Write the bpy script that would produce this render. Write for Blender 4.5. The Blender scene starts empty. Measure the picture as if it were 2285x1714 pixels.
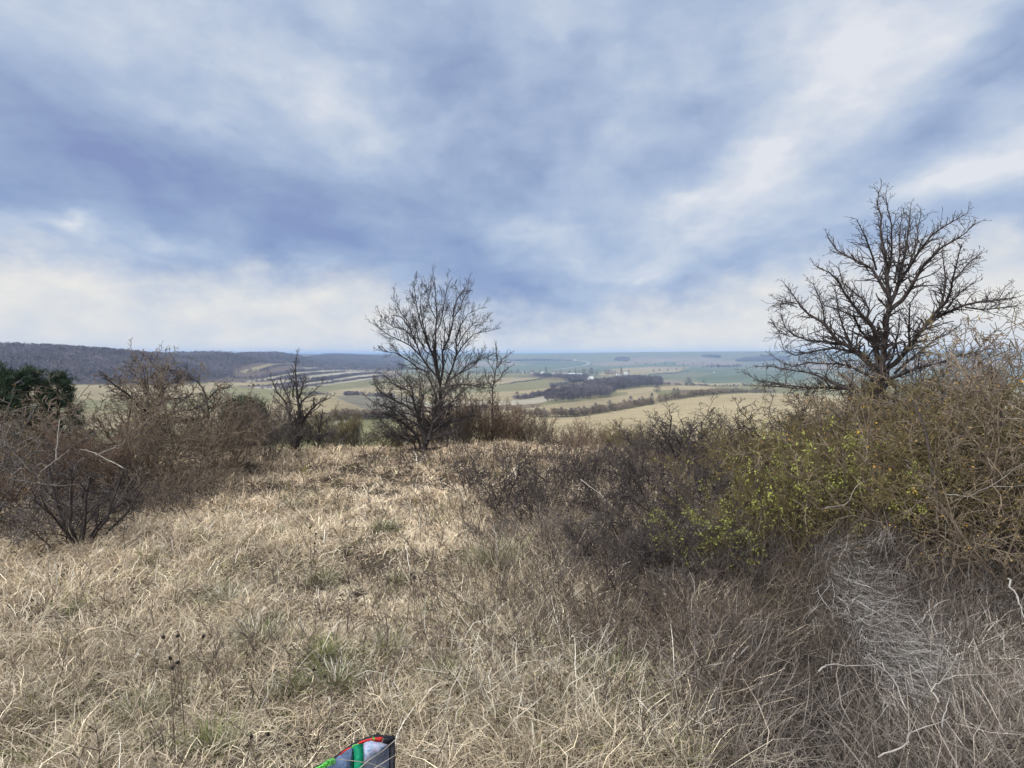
import bpy, math, random
import numpy as np
from mathutils import Vector

# ------------------------------------------------------------------ camera
SC = bpy.context.scene
W_, H_ = 2285.0, 1714.0
F = 1428.0                      # focal length in photo pixels
HZ = 790.0                      # row of the true horizon
CAMZ = 1.6
PITCH = math.atan((H_ / 2 - HZ) / F)
cam = bpy.data.cameras.new("camera")
camo = bpy.data.objects.new("camera", cam)
SC.collection.objects.link(camo)
cam.sensor_width = 36.0
cam.lens = 36.0 * F / W_
cam.clip_start = 0.05
cam.clip_end = 90000
camo.location = (0, 0, CAMZ)
camo.rotation_euler = (math.pi / 2 - PITCH, 0, 0)
SC.camera = camo
SC.render.resolution_x, SC.render.resolution_y = 1024, 768
SC.view_settings.view_transform = 'Standard'
SC.view_settings.look = 'None'
SC.view_settings.exposure = 0.0
SC.view_settings.gamma = 1.0
SC.cycles.use_denoising = True
SC.cycles.max_bounces = 5
SC.cycles.diffuse_bounces = 3
SC.cycles.glossy_bounces = 1
SC.cycles.transmission_bounces = 2
SC.cycles.volume_bounces = 1
SC.cycles.sample_clamp_indirect = 4.0

CP, SP = math.cos(PITCH), math.sin(PITCH)
def pdir(px, py):
    u = (px - W_ / 2) / F; v = -(py - H_ / 2) / F
    return np.array([u, CP + v * SP, -SP + v * CP])
def az_el(px, py):
    d = pdir(px, py)
    return math.atan2(d[0], d[1]), math.atan2(d[2], math.hypot(d[0], d[1]))
def project(x, y, z):
    y2 = y * CP - (z - CAMZ) * SP
    z2 = y * SP + (z - CAMZ) * CP
    y2 = np.where(y2 > 1e-3, y2, 1e-3)
    return W_ / 2 + F * x / y2, H_ / 2 - F * z2 / y2
def at(px, py, D):              # point at horizontal distance D through a photo pixel
    d = pdir(px, py); k = D / math.hypot(d[0], d[1])
    return np.array([0, 0, CAMZ]) + d * k

# ------------------------------------------------------------------ world
world = bpy.data.worlds.new("World"); SC.world = world
world.use_nodes = True
wt = world.node_tree; wt.nodes.clear()
class E:
    """small wrapper: arithmetic on node sockets"""
    t = wt
    def __init__(s, sock): s.s = sock
    @staticmethod
    def m(op, *a):
        n = E.t.nodes.new('ShaderNodeMath'); n.operation = op
        for i, v in enumerate(a):
            if isinstance(v, E): E.t.links.new(v.s, n.inputs[i])
            else: n.inputs[i].default_value = v
        return E(n.outputs[0])
    def __add__(s, o): return E.m('ADD', s, o)
    def __radd__(s, o): return E.m('ADD', o, s)
    def __sub__(s, o): return E.m('SUBTRACT', s, o)
    def __rsub__(s, o): return E.m('SUBTRACT', o, s)
    def __mul__(s, o): return E.m('MULTIPLY', s, o)
    def __rmul__(s, o): return E.m('MULTIPLY', o, s)
    def clamp(s):
        n = E.t.nodes.new('ShaderNodeClamp'); E.t.links.new(s.s, n.inputs[0]); return E(n.outputs[0])
    def smooth(s, a, b):
        n = E.t.nodes.new('ShaderNodeMapRange'); n.interpolation_type = 'SMOOTHSTEP'
        E.t.links.new(s.s, n.inputs[0]); n.inputs[1].default_value = a; n.inputs[2].default_value = b
        return E(n.outputs[0])
def comb(x, y, z=0.0):
    n = wt.nodes.new('ShaderNodeCombineXYZ')
    for i, v in enumerate((x, y, z)):
        if isinstance(v, E): wt.links.new(v.s, n.inputs[i])
        else: n.inputs[i].default_value = v
    return n.outputs[0]
def wnoise(vec, scale, detail=4, rough=0.55, dist=0.0):
    n = wt.nodes.new('ShaderNodeTexNoise'); wt.links.new(vec, n.inputs['Vector'])
    n.inputs['Scale'].default_value = scale; n.inputs['Detail'].default_value = detail
    n.inputs['Roughness'].default_value = rough; n.inputs['Distortion'].default_value = dist
    return E(n.outputs[0])
def wmix(fac, a, b):
    n = wt.nodes.new('ShaderNodeMix'); n.data_type = 'RGBA'
    wt.links.new(fac.s, n.inputs[0])
    for i, c in ((6, a), (7, b)):
        if isinstance(c, tuple): n.inputs[i].default_value = (*c, 1)
        else: wt.links.new(c, n.inputs[i])
    return n.outputs[2]
SUN_AZ, SUN_EL = math.radians(-125), math.radians(48)
tc = wt.nodes.new('ShaderNodeTexCoord')
sep = wt.nodes.new('ShaderNodeSeparateXYZ'); wt.links.new(tc.outputs['Generated'], sep.inputs[0])
X, Y, Z = (E(sep.outputs[i]) for i in range(3))
AZ = E.m('ARCTAN2', X, Y)
HR = E.m('SQRT', X * X + Y * Y)
EL = E.m('ARCTAN2', Z, HR)
# cloud-deck coordinates (a plane overhead), used for the fine structure
ZC = E.m('MAXIMUM', Z, 0.0) + 0.13
deck = comb(E.m('DIVIDE', X, ZC), E.m('DIVIDE', Y, ZC), 0.0)
ae = comb(AZ, EL * 1.6, 0.0)
w1 = wnoise(ae, 3.2, 4, 0.55); w2 = wnoise(comb(AZ + 7.3, EL * 1.6, 2.0), 3.2, 4, 0.55)
w3 = wnoise(comb(AZ, EL * 1.6, 5.0), 9.0, 5, 0.6); w4 = wnoise(comb(AZ + 3.1, EL * 1.6, 9.0), 9.0, 5, 0.6)
AZw = AZ + (w1 - 0.5) * 0.22 + (w3 - 0.5) * 0.10
ELw = EL + (w2 - 0.5) * 0.12 + (w4 - 0.5) * 0.06
aew = comb(AZw, ELw, 0.0)
def blob(vx, vy, rx, ry, rot, amp):
    """soft patch of cloud; centre and radii given in photo pixels (2212-wide view)"""
    a, e = az_el(vx * 1.033, vy * 1.033)
    n = wt.nodes.new('ShaderNodeMapping'); n.vector_type = 'TEXTURE'
    wt.links.new(aew, n.inputs[0])
    n.inputs['Location'].default_value = (a, e, 0)
    n.inputs['Rotation'].default_value = (0, 0, math.radians(rot))
    k = 1.75 / 1382 * math.cos(a)
    n.inputs['Scale'].default_value = (rx * k, ry * k, 1)
    g = wt.nodes.new('ShaderNodeTexGradient'); g.gradient_type = 'QUADRATIC_SPHERE'
    wt.links.new(n.outputs[0], g.inputs[0])
    return E(g.outputs[1]) * amp
def total(bl):
    s = None
    for b in bl:
        v = blob(*b); s = v if s is None else s + v
    return s
DARK = [(420, 400, 480, 210, -8, 1.25), (200, 330, 330, 200, 0, .45), (720, 500, 330, 120, -5, 1.3), (980, 130, 230, 200, 75, .9),
        (1000, 330, 260, 160, -30, .5), (1230, 300, 330, 200, 30, .75), (1500, 240, 260, 130, 40, .6), (1120, 650, 330, 90, -3, .85),
        (1250, 610, 300, 80, 0, .5), (1990, 290, 420, 90, 28, .8), (1640, 560, 300, 60, 12, .6), (2150, 110, 170, 130, 30, .5),
        (1320, 170, 260, 120, 30, .4), (60, 200, 200, 200, 0, .35)]
LITE = [(380, 60, 260, 130, -25, .5), (650, 130, 350, 150, -35, .42), (780, 250, 180, 80, -50, .25), (1180, 60, 160, 100, 0, .4),
        (1720, 60, 460, 170, 35, .55), (1780, 120, 300, 70, 50, .35), (1620, 320, 300, 90, 46, .5), (1480, 430, 200, 70, 30, .4), (2080, 380, 300, 55, 18, .95),
        (1330, 190, 180, 90, -20, .3), (1120, 500, 190, 45, -8, .8), (1400, 590, 260, 60, 5, .8), (150, 497, 110, 22, 0, 1.1),
        (390, 535, 110, 26, -8, .9), (700, 575, 150, 24, 8, .6), (1040, 420, 160, 70, -30, .45), (1690, 470, 200, 40, 14, .5),
        (2050, 60, 260, 130, 40, .6), (60, 60, 300, 200, 0, .25)]
dk = total(DARK); lt = total(LITE)
# bright gap under the cloud base: height of the base against azimuth
fc = wt.nodes.new('ShaderNodeFloatCurve')
wt.links.new((AZw * (1 / (2 * math.pi)) + 0.5).s, fc.inputs['Value'])
crv = fc.mapping.curves[0]
edge = [(-400, 470), (0, 545), (250, 570), (450, 600), (600, 590), (800, 622), (880, 650), (1000, 675), (1200, 706), (1330, 672), (1560, 615), (1750, 580), (1980, 540), (2212, 490), (2500, 440)]
P_ = []
for vx, vy in edge:
    a, e = az_el(vx * 1.033, vy * 1.033); P_.append((a / (2 * math.pi) + .5, e * 2))
P_ = [(0.0, .35)] + P_ + [(1.0, .35)]
crv.points[0].location = P_[0]; crv.points[1].location = P_[-1]
for p in P_[1:-1]: crv.points.new(*p)
for p in crv.points: p.handle_type = 'AUTO'
fc.mapping.update()
fine0 = wnoise(ae, 11.0, 5, 0.6)
gap = ((fine0 - 0.5) * 0.11 + E(fc.outputs[0]) * 0.5 - ELw * 0.85 - EL * 0.15).smooth(-0.035, 0.05)
puff = wnoise(ae, 15.0, 5, 0.55)
fine = wnoise(deck, 1.3, 5, 0.55, 0.5)
streak = wnoise(comb(E.m('DIVIDE', X, ZC), E.m('DIVIDE', Y, ZC) * 0.28, 3.0), 2.6, 5, 0.52, 0.35)
med = wnoise(comb(AZw * 0.8, ELw * 1.5, 4.0), 7.0, 5, 0.55, 0.25)
f = (fine - 0.5) * 0.75 + (streak - 0.5) * 1.0 + (med - 0.5) * 1.15 + (puff - 0.5) * 0.55
v = lt * 0.85 - dk * 0.60 + f * 1.25 + 0.11
tv = (v * 0.54 + 0.53)
ramp = wt.nodes.new('ShaderNodeValToRGB'); wt.links.new(tv.s, ramp.inputs[0])
def lin(c): return tuple(((x / 255) / 12.92 if x / 255 < .04045 else ((x / 255 + .055) / 1.055) ** 2.4) for x in c)
cr = ramp.color_ramp
stops = [(0.0, (132, 147, 190)), (0.25, (151, 169, 203)), (0.5, (174, 191, 218)), (0.75, (200, 211, 228)), (1.0, (228, 231, 238))]
cr.elements[0].position = 0; cr.elements[0].color = (*lin(stops[0][1]), 1)
cr.elements[1].position = 1; cr.elements[1].color = (*lin(stops[-1][1]), 1)
for p, c in stops[1:-1]:
    e = cr.elements.new(p); e.color = (*lin(c), 1)
# low clouds turn a purer blue towards the horizon
lowb = EL.smooth(0.38, 0.06) * 0.35
colr = wmix(lowb * (1.0 - tv).clamp(), ramp.outputs[0], lin((140, 172, 218)))
gcol = wmix(((puff + med - 1.0) * 1.6 + 0.6).clamp(), lin((208, 215, 226)), lin((240, 237, 231)))
colr = wmix(gap, colr, gcol)
# below the horizon, plain haze
colr = wmix(EL.smooth(-0.01, -0.05), colr, lin((170, 190, 215)))
# thin clear-sky contribution
sky = wt.nodes.new('ShaderNodeTexSky'); sky.sky_type = 'NISHITA'; sky.sun_disc = False
sky.sun_elevation = SUN_EL; sky.sun_rotation = SUN_AZ
sk = wt.nodes.new('ShaderNodeVectorMath'); sk.operation = 'SCALE'
wt.links.new(sky.outputs[0], sk.inputs[0]); sk.inputs['Scale'].default_value = 0.10
mx = wt.nodes.new('ShaderNodeMix'); mx.data_type = 'RGBA'; mx.inputs[0].default_value = 0.04
wt.links.new(colr, mx.inputs[6]); wt.links.new(sk.outputs[0], mx.inputs[7])
# unseen sky high behind the viewer, brightened around the sun as extra fill light
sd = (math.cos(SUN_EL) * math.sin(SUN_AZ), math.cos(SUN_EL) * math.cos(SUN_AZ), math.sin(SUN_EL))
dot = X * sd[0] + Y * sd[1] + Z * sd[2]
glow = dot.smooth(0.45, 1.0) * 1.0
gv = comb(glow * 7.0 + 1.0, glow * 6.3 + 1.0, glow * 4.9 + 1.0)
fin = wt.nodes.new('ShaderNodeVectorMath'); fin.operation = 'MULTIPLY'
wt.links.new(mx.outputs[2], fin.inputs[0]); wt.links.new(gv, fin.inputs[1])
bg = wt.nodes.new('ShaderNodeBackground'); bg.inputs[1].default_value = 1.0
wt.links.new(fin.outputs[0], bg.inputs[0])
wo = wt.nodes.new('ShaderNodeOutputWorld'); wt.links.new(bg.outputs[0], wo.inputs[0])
# ------------------------------------------------------------------ sun
sl = bpy.data.lights.new("sun", 'SUN'); sl.energy = 1.5; sl.angle = math.radians(12); sl.color = (1.0, .94, .86)
so = bpy.data.objects.new("sun", sl); SC.collection.objects.link(so)
so.rotation_euler = Vector((-sd[0], -sd[1], -sd[2])).to_track_quat('-Z', 'Y').to_euler()
so.location = (0, 0, 30)

# ------------------------------------------------------------------ helpers
def setp(o, label=None, cat=None, group=None, kind=None):
    if label: o['label'] = label
    if cat: o['category'] = cat
    if group: o['group'] = group
    if kind: o['kind'] = kind
    return o
def link(name, me, parent=None):
    o = bpy.data.objects.new(name, me); SC.collection.objects.link(o)
    if parent is not None: o.parent = parent
    return o
def empty(name, loc, label, cat, group=None):
    o = link(name, None); o.location = [float(a) for a in loc]; o.empty_display_size = .1
    return setp(o, label, cat, group)
def mesh(name, V, faces, mat=None, col=None, smooth=False):
    """faces: list of int arrays (n,k)"""
    me = bpy.data.meshes.new(name)
    V = np.ascontiguousarray(V, dtype=np.float32)
    me.vertices.add(len(V)); me.vertices.foreach_set('co', V.ravel())
    faces = [np.asarray(f, dtype=np.int32) for f in faces if len(f)]
    nl = sum(f.size for f in faces); npol = sum(len(f) for f in faces)
    me.loops.add(nl); me.polygons.add(npol)
    me.loops.foreach_set('vertex_index', np.concatenate([f.ravel() for f in faces]))
    tot = np.concatenate([np.full(len(f), f.shape[1], np.int32) for f in faces])
    st = np.zeros(npol, np.int32); st[1:] = np.cumsum(tot)[:-1]
    me.polygons.foreach_set('loop_start', st)
    me.polygons.foreach_set('loop_total', tot)
    if smooth: me.polygons.foreach_set('use_smooth', np.ones(npol, bool))
    if col is not None:
        a = me.color_attributes.new('tint', 'FLOAT_COLOR', 'POINT')
        c4 = np.ones((len(V), 4), np.float32); c4[:, :3] = col
        a.data.foreach_set('color', c4.ravel())
    me.update(calc_edges=True)
    if mat: me.materials.append(mat)
    return me

MATS = {}
def material(name, base=None, rough=.85, attr=False, noise=None, trans=0.0, bump=None, var=0.0, spec=.25):
    """noise=(scale, dark, light) multiplies the colour by a world-space noise; var = per-object value jitter"""
    m = bpy.data.materials.new(name); m.use_nodes = True
    t = m.node_tree; b = t.nodes['Principled BSDF']; b.inputs['Roughness'].default_value = rough
    b.inputs['Specular IOR Level'].default_value = spec
    if attr:
        n = t.nodes.new('ShaderNodeAttribute'); n.attribute_name = 'tint'; c = n.outputs['Color']
    else:
        n = t.nodes.new('ShaderNodeRGB'); n.outputs[0].default_value = (*base, 1); c = n.outputs[0]
    g = t.nodes.new('ShaderNodeNewGeometry')
    for k, (sc, lo, hi) in enumerate(noise or []):
        nn = t.nodes.new('ShaderNodeTexNoise'); nn.inputs['Scale'].default_value = sc; nn.inputs['Detail'].default_value = 5
        t.links.new(g.outputs['Position'], nn.inputs['Vector'])
        mr = t.nodes.new('ShaderNodeMapRange'); mr.inputs[1].default_value = .3; mr.inputs[2].default_value = .7
        mr.inputs[3].default_value = lo; mr.inputs[4].default_value = hi
        t.links.new(nn.outputs[0], mr.inputs[0])
        vm = t.nodes.new('ShaderNodeVectorMath'); vm.operation = 'SCALE'
        t.links.new(c, vm.inputs[0]); t.links.new(mr.outputs[0], vm.inputs['Scale']); c = vm.outputs[0]
        if bump and k == 0:
            bp = t.nodes.new('ShaderNodeBump'); bp.inputs['Strength'].default_value = bump; bp.inputs['Distance'].default_value = .02
            t.links.new(nn.outputs[0], bp.inputs['Height']); t.links.new(bp.outputs[0], b.inputs['Normal'])
    if var:
        oi = t.nodes.new('ShaderNodeObjectInfo')
        mr = t.nodes.new('ShaderNodeMapRange'); mr.inputs[3].default_value = 1 - var; mr.inputs[4].default_value = 1 + var
        t.links.new(oi.outputs['Random'], mr.inputs[0])
        vm = t.nodes.new('ShaderNodeVectorMath'); vm.operation = 'SCALE'
        t.links.new(c, vm.inputs[0]); t.links.new(mr.outputs[0], vm.inputs['Scale']); c = vm.outputs[0]
    t.links.new(c, b.inputs['Base Color'])
    if trans:
        tr = t.nodes.new('ShaderNodeBsdfTranslucent'); t.links.new(c, tr.inputs[0])
        ms = t.nodes.new('ShaderNodeMixShader'); ms.inputs[0].default_value = trans
        t.links.new(b.outputs[0], ms.inputs[1]); t.links.new(tr.outputs[0], ms.inputs[2])
        t.links.new(ms.outputs[0], t.nodes['Material Output'].inputs['Surface'])
    MATS[name] = m
    return m

def vnoise(x, y, seed=0):
    """value noise in numpy"""
    x = np.asarray(x, float); y = np.asarray(y, float)
    xi = np.floor(x).astype(np.int64); yi = np.floor(y).astype(np.int64)
    fx = x - xi; fy = y - yi; fx = fx * fx * (3 - 2 * fx); fy = fy * fy * (3 - 2 * fy)
    def h(a, b):
        n = (a * 374761393 + b * 668265263 + seed * 1442695041) & 0xffffffff
        n = ((n ^ (n >> 13)) * 1274126177) & 0xffffffff
        n = (n ^ (n >> 16)) & 0xffffff
        return n / float(0xffffff)
    return (h(xi, yi) * (1 - fx) + h(xi + 1, yi) * fx) * (1 - fy) + (h(xi, yi + 1) * (1 - fx) + h(xi + 1, yi + 1) * fx) * fy
def fbm(x, y, seed=0, o=4):
    s = 0; a = .5
    for i in range(o):
        s = s + a * vnoise(x * 2 ** i, y * 2 ** i, seed + i * 17); a *= .5
    return s / (1 - .5 ** o)

# ------------------------------------------------------------------ terrain
DS = [40, 90, 180, 250, 350, 500, 700, 1000, 1400, 2000, 3000, 5000, 9000, 15000, 26000, 45000]
BASE = [1030, 1020, 985, 960, 925, 895, 872, 853, 840, 829, 815, 788.6, 790.6, 790.4, 790.2, 790.1]
def rowset(**k):
    r = list(BASE)
    for a, b in k.items(): r[DS.index(int(a[1:]))] = b
    return r
COLS = [
 (-900, rowset(d500=880, d700=820, d1000=765, d1400=780, d2000=800)),
 (0,    rowset(d500=885, d700=838, d1000=781, d1400=788, d2000=800)),
 (180,  rowset(d500=888, d700=842, d1000=786, d1400=792, d2000=800)),
 (330,  rowset(d500=890, d700=850, d1000=798, d1400=796, d2000=800)),
 (480,  rowset(d500=888, d700=862, d1000=830, d1400=794, d2000=798)),
 (600,  rowset(d350=915, d500=884, d700=860, d1000=835, d1400=808, d2000=794)),
 (740,  rowset(d350=905, d500=883, d700=872, d1000=846, d1400=829, d2000=813, d3000=795, d5000=791)),
 (880,  rowset(d350=930, d500=898, d700=874, d1000=850, d1400=833, d2000=820, d3000=803, d5000=790)),
 (1030, rowset(d2000=830, d3000=816)),
 (1200, rowset()),
 (1350, rowset(d1400=841, d5000=787)),
 (1500, rowset(d350=918, d500=880, d700=868, d1000=856, d5000=785.5)),
 (1650, rowset(d350=910, d500=877, d700=869, d1000=858, d5000=784.5)),
 (1850, rowset(d350=912, d500=880, d5000=784)),
 (2285, rowset(d5000=785)),
 (3300, rowset()),
]
cz = np.array([az_el(c[0], HZ)[0] for c in COLS])
SL = np.array([[math.tan(az_el(W_ / 2, r)[1]) for r in c[1]] for c in COLS])
# add behind-the-viewer columns, equal at both ends
mean = SL.mean(0)
cz = np.concatenate([[-math.pi, -2.0], cz, [2.0, math.pi]]); SL = np.vstack([mean, mean, SL, mean, mean])
def pchip(xs, ys, xq):
    """monotone cubic along axis 0"""
    h = np.diff(xs); d = np.diff(ys, axis=0) / h[:, None]
    m = np.zeros_like(ys)
    w1 = 2 * h[1:] + h[:-1]; w2 = h[1:] + 2 * h[:-1]
    ok = (d[:-1] * d[1:]) > 0
    with np.errstate(divide='ignore', invalid='ignore'):
        hm = (w1 + w2)[:, None] / (w1[:, None] / d[:-1] + w2[:, None] / d[1:])
    m[1:-1] = np.where(ok, hm, 0)
    i = np.clip(np.searchsorted(xs, xq) - 1, 0, len(xs) - 2)
    t = ((xq - xs[i]) / h[i])[:, None]; hh = h[i][:, None]
    return ((2 * t**3 - 3 * t**2 + 1) * ys[i] + (t**3 - 2 * t**2 + t) * hh * m[i] + (-2 * t**3 + 3 * t**2) * ys[i + 1] + (t**3 - t**2) * hh * m[i + 1])
AZQ = np.linspace(-math.pi, math.pi, 1601); LDQ = np.linspace(math.log(40), math.log(45000), 500)
T1 = pchip(cz, SL, AZQ)
T2 = pchip(np.log(DS), T1.T, LDQ).T          # (az, logD) slopes
def near_z(x, y):
    D = np.hypot(x, y)
    z = np.interp(D, [0, 3, 8, 11, 13, 14.5, 18, 25, 40], [0, 0, -.16, -.27, -.36, -.5, -1.3, -3.1, -5.2 - 0])
    return z
def zt(x, y):
    x = np.asarray(x, float); y = np.asarray(y, float)
    D = np.maximum(np.hypot(x, y), 1e-3); az = np.arctan2(x, y)
    u = (az + math.pi) / (2 * math.pi) * 1600; ui = np.clip(u.astype(int), 0, 1599); uf = u - ui
    w = (np.log(np.maximum(D, 40)) - LDQ[0]) / (LDQ[-1] - LDQ[0]) * 499; wi = np.clip(w.astype(int), 0, 498); wf = np.clip(w - wi, 0, 1)
    s = (T2[ui, wi] * (1 - uf) + T2[ui + 1, wi] * uf) * (1 - wf) + (T2[ui, wi + 1] * (1 - uf) + T2[ui + 1, wi + 1] * uf) * wf
    zf = CAMZ + s * D
    zn = near_z(x, y)
    k = np.clip((D - 25) / 20, 0, 1); k = k * k * (3 - 2 * k)
    z = zn * (1 - k) + zf * k
    nb = np.clip(1 - (D - 20) / 20, 0, 1)
    z = z + nb * ((fbm(x * .35, y * .35, 3, 3) - .5) * .22 + (fbm(x * 1.9, y * 1.9, 9, 2) - .5) * .22)
    z = z + (fbm(x * .0045, y * .0045, 5, 3) - .5) * np.clip(D * .009, 0, 8) * np.clip((D - 180) / 250, 0, 1) * np.clip((3200 - D) / 1500, 0, 1)
    # ditch and bank at the right foreground
    def g(cx, cy, rx, ry, rot):
        c, s_ = math.cos(rot), math.sin(rot); a = (x - cx) * c + (y - cy) * s_; b = -(x - cx) * s_ + (y - cy) * c
        return np.exp(-(a / rx) ** 2 - (b / ry) ** 2)
    z = z - .30 * g(1.25, 2.55, .38, .75, -.5) + .22 * g(2.3, 2.2, .7, .45, .2) + .34 * g(2.75, 3.9, 1.3, .5, -.25)
    return z
def hit(px, py):
    """first terrain point seen through a photo pixel"""
    d = pdir(px, py); h = math.hypot(d[0], d[1]); d = d / h
    D = np.exp(np.linspace(math.log(20), math.log(40000), 6000))
    q = zt(d[0] * D, d[1] * D) - (CAMZ + d[2] * D)
    D2 = D[D > 60]; q2 = q[D > 60]
    i = np.argmax(q2 > 0)
    if q2[i] <= 0: i = len(D2) - 1
    Dh = D2[i]
    return np.array([d[0] * Dh, d[1] * Dh, float(zt(d[0] * Dh, d[1] * Dh))])

def inpoly(px, py, P):
    r = np.zeros(px.shape, bool); n = len(P)
    for i in range(n):
        x1, y1 = P[i]; x2, y2 = P[(i + 1) % n]
        if y1 == y2: continue
        c = ((y1 > py) != (y2 > py)) & (px < (x2 - x1) * (py - y1) / (y2 - y1) + x1)
        r ^= c
    return r
def cropB(p): return [(500 + x * .1808, 760 + y * .1808) for x, y in p]
def cropC(p): return [(1050 + x * .1808, 770 + y * .1808) for x, y in p]
def cropD(p): return [(1400 + x * .1808, 770 + y * .1808) for x, y in p]

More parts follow.
